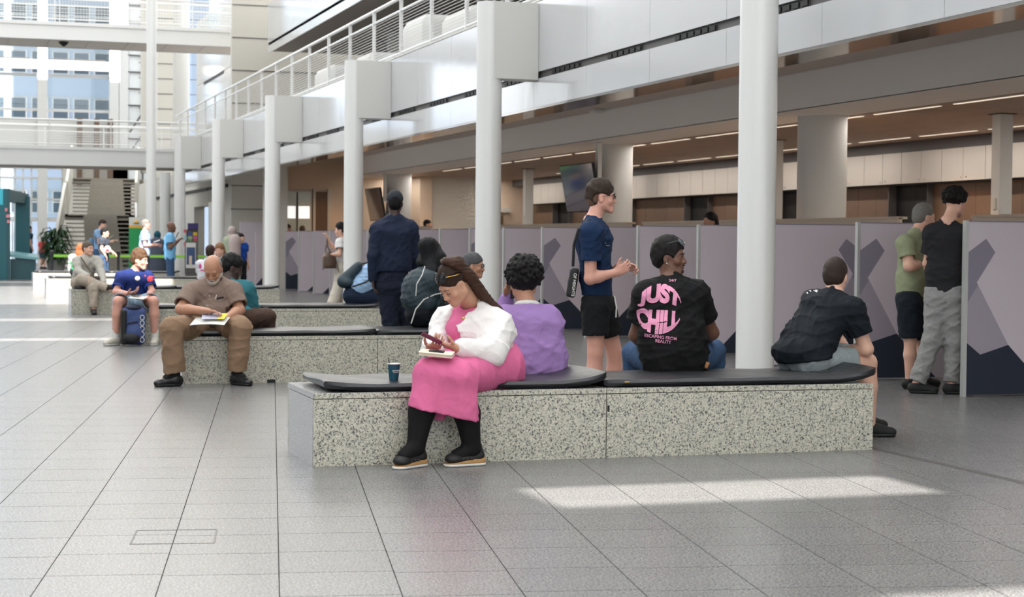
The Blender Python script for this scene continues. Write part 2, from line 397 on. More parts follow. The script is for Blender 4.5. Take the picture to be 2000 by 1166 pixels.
# --- hanging screens
for y,lab,z in ((29.68,'hanging flat screen with glare beside the man in sunglasses',1.90),(46.0,'hanging flat screen left of the man in the dark cap',1.88)):
    xs_=11.16; t=thing('hanging_screen',(xs_,y,z),lab,'screen'); L=1.77; hz=.88
    m=MB(); m.prism([(xs_,y,z),(xs_+.05,y,z),(xs_-.12,y,z+hz),(xs_-.17,y,z+hz)],(0,L,0)); m.build('housing',M['black'],t)
    m=MB(); m.prism([(xs_-.004,y+.02,z+.02),(xs_-.170,y+.02,z+hz-.02),(xs_-.170,y+L-.02,z+hz-.02),(xs_-.004,y+L-.02,z+.02)],(-.004,0,0)); m.build('display',M['screen'],t)
    bx('ceiling_pole',(xs_-.02,xs_+.06,y+.1,y+.18,z+.5,3.15),M['white2'],t)
# --- far block wall and shop front beyond
wb = bx('wall_far_block',(8.62,17.5,56.3,61.4,0,3.9),M['cream'],kind='structure')
for z in (.85,1.55,2.3,3.05): bx('groove',(8.6,13,56.28,56.30,z-.012,z+.012),M['slot'],wb)
bx('glass_panel',(8.58,8.62,58.3,61.2,.05,2.6),mat('smoky_glass',(150,156,156),.08,coat=1),wb)
bx('slot',(8.57,8.62,57.0,61.2,3.02,3.12),M['black'],wb)
wf2 = bx('wall_shop',(8.62,9.0,65.2,80,0,3.9),M['cream'],kind='structure')
bx('lintel',(8.62,9.0,61.4,65.2,2.5,3.9),M['cream'],wf2)
bx('slot',(8.57,8.62,61.4,78,3.02,3.12),M['black'],wf2); bx('slot',(8.57,8.62,61.4,64,3.45,3.55),M['black'],wf2)
bx('shop_interior',(11.5,11.6,61.4,80,0,3.9),M['brown'],wf2)
bx('column_stub',(10.2,10.5,63,63.5,0,3.9),M['white2'],wf2)
# ================================================================ footbridges, stairs, end wall
def bridge(nm, y0, y1, x0, x1, z0, z1, lab, ztop, mesh=False):
    t=thing(nm,(x0,y0,z0),lab,'footbridge')
    bx('edge_beam',(x0,x1,y0,y0+.12,z0,z1),M['white'],t); bx('far_edge_beam',(x0,x1,y1-.12,y1,z0,z1),M['white'],t)
    bx('upper_lip',(x0,x1,y0-.05,y0,z1-.1,z1),M['white'],t)
    bx('deck',(x0,x1,y0+.12,y1-.12,z0+.05,z1-.05),M['white2'],t)
    x=x0
    while x<x1-.3:
        bx('soffit_panel',(x,min(x+1.18,x1),y0+.12,y1-.12,z0+.03,z0+.05),M['soffit'],t); x+=1.2
    railing('bridge_railing',(x0,y0+.05),(x1,y0+.05),z1,ztop,'near '+lab.replace('footbridge','footbridge railing'),10,mesh=mesh)
    railing('bridge_railing',(x0,y1-.05),(x1,y1-.05),z1,ztop,'far '+lab.replace('footbridge','footbridge railing'),6)
bridge('footbridge',61.6,64.6,-14.98,8.6,3.78,4.42,'lower white footbridge crossing above the granite stairs',5.32)
bridge('footbridge',56,58.6,-14.98,9.1,7.42,7.95,'upper white footbridge crossing at the top left',9.0,True)
# upper gallery (second floor), set back
g2=bx('trim_5',(9.13,17.5,-2,52.5,7.0,7.9),M['beam'],kind='structure')
for k in range(27):
    a=52.5-2.03*(k+1)
    bx('fascia_panel',(9.1,9.13,a+.004,a+2.026,7.18,8.35),M['panel'],g2); bx('fascia_panel',(9.1,9.13,a+.004,a+2.026,6.88,7.10),M['panel'],g2)
bx('slot_recess',(9.13,9.15,-2,52.5,7.08,7.2),M['black'],g2)
cs=bx('ceiling_2',(9.13,17.5,-2,52.5,6.95,7.0),M['soffit'],kind='structure')
g3=bx('trim_6',(9.13,13,58.8,68.3,6.6,8.4),M['beam'],kind='structure')
for k in range(5):
    a=58.8+1.9*k
    bx('fascia_panel',(9.1,9.13,a+.004,a+1.89,4.6,7.10),M['panel'],g3); bx('fascia_panel',(9.1,9.13,a+.004,a+1.89,7.18,9.6),M['panel'],g3)
bx('slot',(9.085,9.1,61.3,66.2,7.06,7.16),M['black'],g3)
gw=bx('wall_gallery_back',(16.5,16.7,-2,56,3.7,11),M['cream'],kind='structure')
for z in (4.9,5.9): bx('groove',(16.48,16.5,-2,56,z,z+.02),M['slot'],gw)
ge=bx('wall_gallery_end',(8.3,16.5,54.2,54.5,4.4,12),M['cream'],kind='structure')
for z in (5.5,6.5,7.5,8.5): bx('groove',(8.3,16.5,54.18,54.2,z,z+.025),M['slot'],ge)
ge2=bx('wall_upper_end',(7.9,9.1,74,74.4,3.8,14),M['cream'],kind='structure')
for i in range(12): bx('groove',(7.5,12,73.98,74.0,4.2+.62*i,4.225+.62*i),M['slot'],ge2)
for x,lb in ((7.55,'beige round column behind the tall slender column, upper left'),(8.8,'pale round column at the upper gallery opening, right of the tall one')):
    t=thing('column',(x,70.5,3.9),lb,'column'); MB().lathe((x,70.5,3.9),[(.33,0),(.33,9)],32).build('shaft',M['cream'] if x<8 else M['white2'],t,True)
# furniture under white sheets on first-floor gallery
for k,(y,l,h) in enumerate(((27.3,1.8,.75),(30.2,1.6,.95),(34.4,1.5,.7),(38.2,1.8,.8))):
    t=thing('covered_furniture',(8.0,y,4.45),['white sheet-covered furniture behind the railing nearest the second column','tall white sheet-covered bundle behind the gallery railing','low white sheet-covered table behind the railing above third column','white sheet-covered seats at the far part of the gallery railing'][k],'covered furniture')
    m=MB(); m.box(8.0,8.7,y,y+l,4.4,4.4+h,bev=.12); m.build('sheet',M['white2'],t,True); m=MB(); m.box(7.95,8.75,y-.05,y+l*.4,4.4,4.4+h*.55,bev=.15); m.build('sheet_fold',M['white2'],t,True)
bx('gallery_floor',(XP+.4,16.5,-2,56,4.36,4.4),M['white2'],gal)
# --- stairs
st=thing('staircase',(5.3,62.6,0),'wide granite staircase rising to the first floor','staircase')
def flight(xa0,xa1,y0,z0,n,xb0,xb1,rise,run,c0,c1,d0,d1):
    for k in range(n):
        f=k/(n-1); x0=xa0+(xb0-xa0)*f; x1=xa1+(xb1-xa1)*f; ca=c0+(d0-c0)*f; cb=c1+(d1-c1)*f
        y=y0+run*k; z=z0+rise*(k+1)
        bx('tread',(x0,x1,y,y+run+.05,z-.05,z),M['stairs'],st)
        bx('riser',(ca,cb,y-.004,y+.03,z-rise,z-.004),M['stairs'],st)
flight(3.62,6.1,62.6,0,14,4.2,6.4,.157,.29,4.6,5.85,4.75,5.95)
bx('landing',(4.1,6.75,66.6,68.0,2.1,2.2),M['stairs'],st)
bx('landing_front',(4.1,6.6,66.6,66.65,1.98,2.2),M['stairs'],st)
flight(4.5,6.75,68.0,2.2,10,4.75,7.2,.15,.4,5.0,6.4,5.4,6.65)
bx('top_landing',(4.75,7.5,72,75,3.55,3.7),M['stairs'],st)
for pts,w in (([(3.5,62.5,-.02),(4.12,66.7,2.2)],.95),([(4.3,68,2.15),(4.75,72,3.7)],1.3),([(6.28,62.5,-.02),(6.62,66.7,2.2)],.95),([(6.85,68,2.15),(7.35,72,3.7)],1.3)):
    a,b=[Vector(p) for p in pts]
    if a.x>6 and a.z<1: continue
    MB().prism([a,b,b+Vector((0,0,w)),a+Vector((0,0,w))],(-.1,0,0)).build('parapet',M['cream'],st)
MB().prism([(4.12,66.7,2.1),(4.25,68,2.1),(4.25,68,3.4),(4.12,66.7,3.15)],(-.1,0,0)).build('parapet',M['cream'],st)
MB().tube([(6.3,62.5,.95),(6.55,65.5,2.6)],.05).build('handrail',M['white'],st,True)
# --- end glass wall with frames
we_=bx('wall_end',(-15,9,82.1,82.4,14,17),M['white2'],kind='structure')
def ebox(nm,x0,x1,y0,y1,z0,z1,m='white2'): return bx(nm,(x0,x1,y0,y1,z0,z1),M[m],we_)
ebox('spandrel',-15,9,81.9,82.2,4.4,6.7,'white2')
for x in (-9.2,-6,-2.6,.4,3.85,7.0): ebox('pier',x,x+.42,81.7,82.2,0,14)
for z in (7.0,8.55,9.2): ebox('transom',-15,7.3,81.95,82.1,z,z+.1)
ebox('blind_box',-2.2,3.83,81.6,81.9,8.85,9.12,'white2'); ebox('blind_box',4.3,7.0,81.6,81.9,8.85,9.12,'white2')
ebox('rail_bar',-2,3.5,81.5,81.56,9.28,9.33,'slot'); ebox('rail_bar',4.4,6.8,81.5,81.56,9.28,9.33,'slot')
for z in (.1,2.05,2.15,3.0,3.95): ebox('transom',-15,4.9,81.9,82.1,z,z+.09)
for x in (1.1,1.95,2.2,2.85,3.2,3.55,4.9): ebox('mullion',x,x+.07,81.95,82.1,0,4.4)
ebox('shade_slab',4.0,24,83,83.4,14,60)  # added out of view to keep the sun off the neighbouring building
ebox('pier_wide',7.4,7.95,81.7,82.2,0,14)
ebox('wall_pier',4.95,9,81.7,82.2,0,4.5,'cream')
for x in (5.55,6.3,6.9): ebox('dark_column',x,x+.22,81.4,81.7,3.7,6.7,'brown')
gp=mat('clear_pane',(235,242,242),.02,trans=1)
k=1
for x0,x1,z0,z1 in ((-2.2,3.85,7.1,8.6),(4.27,7.0,7.1,8.6),(-2.2,3.85,9.3,14),(4.27,7.0,9.3,14),(-15,1.1,.2,2.05),(1.2,3.2,2.2,3.95),(3.6,4.9,2.2,3.95)):
    o=bx('window_%d'%(k+1),(x0,x1,82.0,82.02,z0,z1),gp,kind='structure'); k+=1
dd=bx('door_3',(2.25,3.2,81.8,81.84,.1,2.05),gp,kind='structure'); 
for x in (2.2,2.72,3.17): bx('door_frame',(x,x+.06,81.76,81.86,0,2.1),M['alu'],dd)
bx('notice',(2.4,2.6,81.74,81.76,1.25,1.5),M['white2'],dd)
# curtain wall right of the big window (px 225-285)
cw=bx('wall_curtain',(7.45,7.5,77.9,78,3.9,14),M['alu'],kind='structure')
for i in range(10): bx('transom',(7.45,9.6,77.9,78,4.9+.72*i,4.95+.72*i),M['slot'],cw)
for x in (8.05,8.7): bx('mullion',(x,x+.06,77.9,78,3.9,14),M['slot'],cw)
bx('pane',(7.5,9.6,78.0,78.03,3.9,14),mat('bright_pane',(230,234,236),.2),cw)
MB().tube([(7.5,77.7,5.9),(8.9,77.7,8.1)],.04).build('stair_rail',M['slot'],cw); MB().tube([(7.5,77.7,5.0),(8.9,77.7,7.2)],.03).build('stair_rail',M['slot'],cw)
# neighbouring building outside
fb=thing('office_building',(0,118,0),'pale neighbouring building with square windows seen through end glazing','building')
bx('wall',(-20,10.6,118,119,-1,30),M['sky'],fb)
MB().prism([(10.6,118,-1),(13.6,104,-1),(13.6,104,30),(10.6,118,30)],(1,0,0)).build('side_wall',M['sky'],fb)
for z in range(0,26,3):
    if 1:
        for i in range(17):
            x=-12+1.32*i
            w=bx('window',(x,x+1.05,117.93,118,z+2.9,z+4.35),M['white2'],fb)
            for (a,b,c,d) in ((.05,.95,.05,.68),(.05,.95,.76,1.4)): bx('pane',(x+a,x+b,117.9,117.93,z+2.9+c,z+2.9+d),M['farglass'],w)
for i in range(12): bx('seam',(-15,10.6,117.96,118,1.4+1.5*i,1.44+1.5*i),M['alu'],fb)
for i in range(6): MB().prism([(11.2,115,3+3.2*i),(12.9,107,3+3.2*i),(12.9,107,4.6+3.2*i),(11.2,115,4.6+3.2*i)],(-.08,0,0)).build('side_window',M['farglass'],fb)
# --- opposite (left) building front, wall behind the photographer, added sun-blocking fins overhead
wl=bx('wall_left',(-15.3,-15,-42,90,0,13),M['white2'],kind='structure')
for f in range(3):
    z=1.1+3.6*f
    for k in range(24):
        y=-10+4*k; bx('window_strip',(-15,-14.96,y,y+3.4,z,z+1.7),M['farglass'],wl)
wb2=bx('wall_back',(-15.3,24,-42,-41.5,0,2.5),M['white2'],kind='structure')
rf=bx('sun_block_bar',(-15,24,-40.1,-40,23.9,24.1),M['white2'],kind='structure')  # bar carrying the added fins, out of view
def shade(Ya,Yb,xa,xb):
    # added unseen upright white fins: together they keep the 45 degree sun off the floor strip Ya..Yb
    n=max(1,math.ceil((Yb-Ya)/2.2)); w=(Yb-Ya)/n
    for j in range(n): y0=Ya+w*j-22.6; bx('sun_block_fin',(xa,xb,y0,y0+.06,22.6,22.6+w+.05),M['white2'],rf)
for xa,xb,L_ in ((2.75,2.97,[(-18,9.1)]),(2.97,3.4,[(-18,8.3)]),(3.4,5.17,[(-18,5.3),(5.97,8.3)]),(5.17,6.2,[(-18,5.3),(5.97,9.1)]),(6.2,24,[(-18,9.1)]),
    (2.75,24,[(9.1,36.5),(49.9,90)]),(4.8,24,[(36.5,49.9)]),(-15,2.75,[(-18,23.6),(24.3,29.2),(30.2,36.5),(49.9,54),(55.3,90)])):
    for a,b in L_: shade(a,b,xa,xb)
bx('chip',(3.928,3.942,10.285,10.289,.30,.33),M['black'],None) if False else None
# ================================================================ benches
def cushion(t, x0, x1, y0, y1, z, curlL=.0, curlR=.0, th=.045):
    """vinyl pad: swept slab whose ends may curl up"""
    nx, ny = 28, 8; v=[]; f=[]
    def zc(u,w):
        dl=max(0,(.28-(u*(x1-x0)))/.28); dr=max(0,(.28-((1-u)*(x1-x0)))/.28)
        return z+curlL*dl**2+curlR*dr**2
    r=.02
    prof=[(0,.0),(-.0,.0)]
    ring=[(0+r,0),(0,r),(0,th-r),(r,th)]+[((y1-y0)*k/ny,th+.004*math.sin(PI*k/ny)) for k in range(1,ny)]+[((y1-y0)-r,th),((y1-y0),th-r),((y1-y0),r),((y1-y0)-r,0)]
    n=len(ring)
    us=[0,.004,.015]+[.015+.97*i/nx for i in range(1,nx)]+[.985,.996,1]
    for i,u in enumerate(us):
        sh = .55 if i in(0,len(us)-1) else (.9 if i in (1,len(us)-2) else 1)
        for (a,b) in ring:
            cx=(y1-y0)/2; rr=.05*max(0,1-min(u,1-u)/.03)
            aa=min(max(a,rr),(y1-y0)-rr)
            v.append((x0+(x1-x0)*u+.012*math.sin(9*a) , y0+aa, zc(u,0)+th/2+(b-th/2)*sh + .003*math.sin(u*23+a*9)))
    for i in range(len(us)-1):
        for k in range(n):
            j=(k+1)%n; f.append((i*n+k,i*n+j,(i+1)*n+j,(i+1)*n+k))
    f.append(tuple(range(n))); f.append(tuple((len(us)-1)*n+k for k in reversed(range(n))))
    m=MB(); m.add(v,f); return m
BY=[10.29,16.45,22.95,31.8,40.0,46.2]; BX1=[5.80,5.76,5.55,5.75,5.75,5.75]
bl=['granite bench nearest the camera, where the woman in pink sits','second granite bench, where the bald man with papers sits','third granite bench, where the boy in navy rugby shirt sits','fourth granite bench, where the man in grey linen sits','fifth granite bench, sunlit white front','farthest granite bench, sunlit, in front of the lime barrier']
cl=[('left black vinyl pad on the nearest bench, its right end curled up','right black vinyl pad on the nearest bench, under the two black-shirted men'),
('left black vinyl pad under the bald man with papers','right black vinyl pad on the second bench, behind the woman in pink'),
('left black vinyl pad under the boy in the rugby shirt','right black vinyl pad under the blue-shirted person with backpack'),
('left black vinyl pad under the man in grey linen','right black vinyl pad on fourth bench, rounded end by fourth column'),
('left dark pad on the fifth bench','right dark pad on the fifth bench'),('left dark pad on the farthest bench','right dark pad on the farthest bench')]
for k,y in enumerate(BY):
    x0=2.07; x1=BX1[k]; xm=(3.925 if k<2 else (x0+x1)/2); D=.84
    t=thing('bench',(x0,y,0),bl[k],'bench')
    for a,b in ((x0,xm),(xm,x1)):
        bx('front_slab',(a+(.003 if a>x0 else 0),b-(.003 if b<x1 else 0),y,y+.03,0,.40),M['bench'],t)
        bx('back_slab',(a+(.003 if a>x0 else 0),b-(.003 if b<x1 else 0),y+D-.03,y+D,0,.40),M['bench'],t)
        bx('top_slab',(a+.002,b-.002,y-.001,y+D,.404,.436),M['bench'],t,bev=.002)
        bx('top_face',(a+.004,b-.004,y+.004,y+D-.004,.436,.4375),M['benchtop'],t)
    bx('end_slab',(x0-.001,x0+.03,y+.031,y+D-.031,0,.40),M['benchtop'],t); bx('end_slab',(x1-.03,x1+.001,y+.031,y+D-.031,0,.40),M['benchtop'],t)
    bx('end_edge',(x0-.003,x0,y,y+D,.404,.436),M['benchtop'],t)
    if k<2: bx('chip',((3.93,3.945,y-.0015,y,.29,.33) if k==0 else (2.86,2.94,y-.0015,y,0,.03)),M['black'],t)
    bx('core',(x0+.03,x1-.03,y+.03,y+D-.03,0,.402),M['joint'],t)
    for s,(a,b,cL,cR) in enumerate(((x0+.06,xm-.005,.02 if k==0 else .005,.055 if k==0 else .02),(xm+.005,x1+(.05 if k==0 else .0)-.0,0.0,.06 if k==0 else .03))):
        lab=cl[k][s]
        if k==0 and s==0: a,b=x0+.07,xm+.02
        tt=thing('seat_pad',(a,y+.02,.4375),lab,'seat pad')
        zz=.4425
        m=cushion(tt,a,b,y+.015,y+D-.03,zz,cL,cR,.044)
        m.build('pad',M['vinyl'],tt,True)
        MB().tube([(a+.1,y+.008,zz+.022+cL*.4),(a+.3,y+.008,zz+.024),(b-.3,y+.008,zz+.024),(b-.1,y+.008,zz+.022+cR*.45)],.004,5).build('piping',M['black'],tt)
        if k==0 and s==1: bx('pull_tag',(a+.12,a+.15,y+.008,y+.014,zz+.028,zz+.035),mat('tag_ochre',(196,160,70),.6),tt)
# chips in bench corners
# ================================================================ small things
def cup(p):
    t=thing('paper_cup',tuple(p),'teal paper coffee cup with black stirrer on the bench beside the woman in pink','cup')
    h=.105
    MB().lathe(p,[(.027,0),(.0275,.003),(.0385,h-.004)],32).build('cup_body',mat('cup_teal',(22,74,92),.45),t,True)
    m=MB(); c=(p[0],p[1],p[2]+h)
    m.lathe((p[0],p[1],p[2]+h-.006),[(.0385,0),(.0405,.002),(.0405,.006),(.038,.007),(.037,.004)],32); m.build('rim',M['white2'],t,True)
    MB().tube([(p[0]-.015,p[1],p[2]+.05),(p[0]-.036,p[1]-.004,p[2]+h+.034)],.0025,6).build('stirrer',M['black'],t)
    return t
CUP=at(769,744,10.50); CUP[2]=.4425+.0475
cp=cup(CUP)
def text3d(name, body, m, loc, rot, size, ext=.001, parent=None, align='CENTER', sx=1, bold=0):
    cu=bpy.data.curves.new(name,'FONT'); cu.body=body; cu.size=size; cu.extrude=ext; cu.align_x=align; cu.align_y='CENTER'; cu.offset=bold
    o=bpy.data.objects.new(name,cu); C.objects.link(o); o.rotation_euler=rot; o.location=loc; o.scale=(sx,1,1)
    bpy.context.view_layer.update(); dg=bpy.context.evaluated_depsgraph_get()
    me=bpy.data.meshes.new_from_object(o.evaluated_get(dg)); me.transform(o.matrix_world); bpy.data.objects.remove(o)
    me.materials.clear(); me.materials.append(m); return link(name,me,parent)
o=text3d('cup_lettering','LAVAZZA',M['white2'],(CUP[0]+.006,CUP[1]-.0353,CUP[2]+.062),(PI/2,0,0.1),.0115,.001,cp,bold=.0003)
bx('cup_line',(CUP[0]-.012,CUP[0]+.02,CUP[1]-.0345,CUP[1]-.033,CUP[2]+.050,CUP[2]+.052),M['white2'],cp)
# leaflet on second bench pad, booklet under the phone etc. are built with their holders
p=at(520,637.5,16.9); 
tt=props(bx('leaflet',(p[0]-.08,p[0]+.08,16.85,17.05,.485,.487),M['white2']),'white leaflet lying on the second bench pad','leaflet')
# lime barrier
by=52
xs=[at(101,520,by)[0],at(231,520,by)[0],at(352,520,by)[0]+.8]
for k,x in enumerate(xs):
    t=thing('barrier_post',(x,by,0),['black belt-barrier post left of the lime belt','black belt-barrier post in the middle, behind the rugby boy','black belt-barrier post hidden behind the man in light blue t-shirt'][k],'barrier post')
    MB().lathe((x,by,0),[(.17,0),(.17,.02),(.05,.035),(.04,.05),(.04,.84),(.055,.85),(.055,.96),(.03,.97)],20).build('pole',M['post'],t,True)
for k in range(2):
    o=props(bx('barrier_belt',(xs[k]+.05,xs[k+1]-.05,by-.003,by+.003,.78,.86),M['lime']),['left lime green barrier belt','right lime green barrier belt behind the queueing people'][k],'barrier belt')
# teal booth
t=thing('photo_booth',(1.3,58,0),'tall teal frame stand with a slanted counter at the left edge','booth')
bx('front_upright',(1.30,1.88,57.6,58.0,0,2.86),M['teal2'],t); bx('front_edge',(1.30,1.78,57.57,57.6,0,2.86),M['teal'],t)
bx('cyan_edge',(1.30,1.66,57.55,57.57,2.35,2.86),M['cyan'],t)  # upper part of the edge in plain cyan
MB().prism([(1.78,57.6,2.86),(2.6,61.2,2.78),(2.6,61.2,2.44),(1.78,57.6,2.5)],(-.3,0,0)).build('top_beam',M['teal2'],t)
bx('rear_upright',(2.15,2.62,60.8,61.2,0,2.7),M['teal'],t)
MB().prism([(1.85,57.9,.72),(2.75,57.9,.62),(2.75,59.2,.72),(1.85,59.2,.82)],(0,0,.08)).build('counter_top',mat('counter_pale',(120,170,176),.3),t)
bx('counter_base',(1.9,2.68,58.0,59.1,0,.64),M['teal2'],t)
for a,b,z in ((0,.05,2.15),(.03,.13,1.95),(.06,.12,1.78)): bx('pink_print',(1.72+a,1.74+b,57.54,57.56,z,z+.1),mat('pink_print',(214,140,150),.5),t)
# potted plant
def plant(x,y,lab,h,n,seed=1,rad=.62):
    rnd=random.Random(seed); t=thing('potted_plant',(x,y,0),lab,'plant')
    MB().lathe((x,y,0),[(.24,0),(.32,.55),(.33,.58),(.30,.58),(.29,.5)],24).build('planter',M['pot'],t,True)
    MB().tube([(x,y,.5),(x+.03,y,1.0),(x,y,h*.7)],[.04,.03,.02],8).build('stem',M['brown'],t)
    for i in range(n):
        a=rnd.uniform(0,2*PI); z0=rnd.uniform(.55,h*.85); L=rnd.uniform(.35,.6); el=rnd.uniform(-.1,1.0)
        d=Vector((math.cos(a),math.sin(a),0)); c=Vector((x,y,z0))+d*.08; w=.045
        s=d.cross(Vector((0,0,1)))
        pts=[c, c+d*L*.4*rad/.6+Vector((0,0,L*.45*el)), c+d*L*.85*rad/.6+Vector((0,0,L*.45*el-.05)), c+d*L*1.15*rad/.6+Vector((0,0,L*.2*el-.22))]
        ws=[.01,w,w*.8,.003]; v=[]; 
        for p_,w_ in zip(pts,ws): v+= [p_-s*w_, p_+Vector((0,0,-.01)), p_+s*w_]
        m=MB(); m.add(v,[(3*j+q,3*j+q+1,3*j+4+q,3*j+3+q) for j in range(3) for q in (0,1)]); m.build('leaf',M['leaf'],t)
pp=at(101,500,62.0); plant(pp[0]+.12,61.6,'tall leafy green plant in a pot beside the stairs',1.85,230,3,.55)
pp=at(240,500,66); plant(pp[0],66,'dark plant growing behind the open stair treads',1.6,60,5)
# green roll-up banner
b0=at(252,500,56); b1=at(300,500,56)
t=thing('banner',(b0[0],56,0),'green and white roll-up banner with orange band','banner')
zt=at(252,424,56)[2]; zo=at(252,440,56)[2]; zg=at(252,445,56)[2]
bx('white_top',(b0[0],b1[0],56,56.03,zo,zt),M['white2'],t); bx('orange_band',(b0[0],b1[0],56,56.03,zg,zo),mat('banner_orange',(232,172,70),.6),t)
bx('green_field',(b0[0],b1[0],56,56.03,.1,zg),mat('banner_green',(34,150,84),.6),t); bx('base',(b0[0],b1[0],55.9,56.13,0,.1),M['alu'],t)
MB().lathe((b0[0]+.22,55.985,zo+.11),[(.07,-.03),(.08,0),(.03,.04),(.015,.05)],10).build('crest',mat('crest_gold',(226,176,70),.6),t)
bx('crest_text',(b0[0]+.12,b0[0]+.32,55.985,55.99,zo+.045,zo+.06),mat('banner_green',(34,150,84),.6),t)
MB().tube([(b0[0]+.35,55.98,.9),(b0[0]+.45,55.98,1.0),(b0[0]+.5,55.98,.85)],.03,6).build('bicycle_mark',M['white2'],t)
# magazine rack and poster stand in far shop
t=thing('magazine_rack',(8.3,57,0),'magazine rack with colourful rows under a purple header','rack')
rx=at(376,470,53)[0]
bx('header',(rx-.14,rx+.17,53,53.05,at(376,448,53)[2],at(376,436,53)[2]),mat('rack_purple',(56,44,100),.5),t)
bx('frame',(rx-.16,rx+.17,53.05,53.3,0,at(376,448,53)[2]),M['slot'],t)
rc=random.Random(4)
for i in range(4):
    for j in range(2):
        z=at(376,455+7.5*i,53)[2]; bx('magazine',(rx-.13+.15*j,rx-.01+.15*j,53,53.04,z-.08,z+.02),mat('mag%d'%(i*2+j),[(60,80,140),(200,170,60),(150,170,130),(190,90,130),(90,150,90),(180,90,80),(190,120,140),(90,90,150)][i*2+j],.5),t)
for i in range(3): bx('card',(rx-.26,rx-.18,53,53.04,at(365,448+13*i,53)[2]-.1,at(365,448+13*i,53)[2]),mat('card%d'%i,[(200,90,110),(150,190,200),(220,120,130)][i],.5),t)
px0=at(363,500,51)[0]; px1=at(381,500,51)[0]
t=thing('poster_stand',(px0,51,0),'grey poster stand with a snowy blue poster beside white column','poster stand')
bx('frame',(px0-.02,px1+.08,51,51.06,.35,at(370,471,51)[2]),M['slot'],t); bx('poster',(px0,px1+.02,50.99,51,.5,at(370,474,51)[2]),M['white2'],t)
bx('picture',(px0+.02,px1,50.985,50.99,.6,at(370,483,51)[2]),mat('poster_blue',(60,80,120),.5),t); bx('figure_print',(px0+.09,px0+.17,50.98,50.985,.6,.85),M['beige'],t)
bx('foot',(px0,px1+.06,50.9,51.16,0,.35),M['slot'],t)
# ceiling cameras
for p,z0,lb in (((1158,213,9.9),3.645,'small white smoke detector under the soffit'),):
    q=at(1168,213,28); k=(3.64-CH)/(q[2]-CH); x,y=q[0]*k,q[1]*k
    t=thing('soffit_sensor',(x,y,3.6),lb,'sensor'); MB().box(x-.12,x+.12,y-.12,y+.12,3.58,3.645,bev=.02).build('housing',M['white2'],t)
for px,py in ((1845,272),(1440,320)):
    q=at(px,py,25); k=(3.15-CH)/(q[2]-CH); x,y=q[0]*k,q[1]*k
    t=thing('dome_camera',(x,y,3.15),'black dome camera on the wooden ceiling, %s'%('right one near the square post' if px>1700 else 'left one by the orange-lit column'),'camera')
    MB().lathe((x,y,3.06),[(.02,0),(.06,.02),(.075,.05),(.08,.1)],16).build('dome',M['black'],t,True)
q=at(126,84,56.5); t=thing('dome_camera',(q[0],56.9,7.4),'black dome camera under the upper footbridge','camera'); MB().lathe((q[0],56.9,7.3),[(.03,0),(.12,.08),(.16,.14)],16).build('dome',M['black'],t,True)
# warm lamps of the office (under-ceiling downlights)
for (x,y,e) in ((12.5,22.75,60),(12.5,30.9,44),(14.2,36,26),(13.4,44.5,30),(12.4,46.9,14),(10.2,48.8,9),(14.6,14,30),(14.9,25.5,24)):
    l=bpy.data.lights.new('downlight','AREA'); l.energy=e; l.size=.25; l.color=(1,.56,.28); l.shape='DISK'; l.spread=2.2
    o=bpy.data.objects.new('downlight_glow',l); C.objects.link(o); o.location=(x,y,3.12)
for y in range(10,50,6):
    l=bpy.data.lights.new('strip','AREA'); l.shape='RECTANGLE'; l.size=.05; l.size_y=5; l.energy=42; l.color=(1,.93,.86)
    o=bpy.data.objects.new('strip_glow',l); C.objects.link(o); o.location=(15.3,y+2,3.13)
    l2=l.copy(); o=bpy.data.objects.new('strip_glow',l2); C.objects.link(o); o.location=(12.24,y+2,3.13)

for y in range(8,52,7):  # added fill lights that brighten the gallery, no fixtures there
    l=bpy.data.lights.new('gallery_fill','AREA'); l.shape='RECTANGLE'; l.size=3; l.size_y=4; l.energy=70; l.color=(1,.93,.86)
    o=bpy.data.objects.new('gallery_fill_light',l); C.objects.link(o); o.location=(12.5,y,6.9)
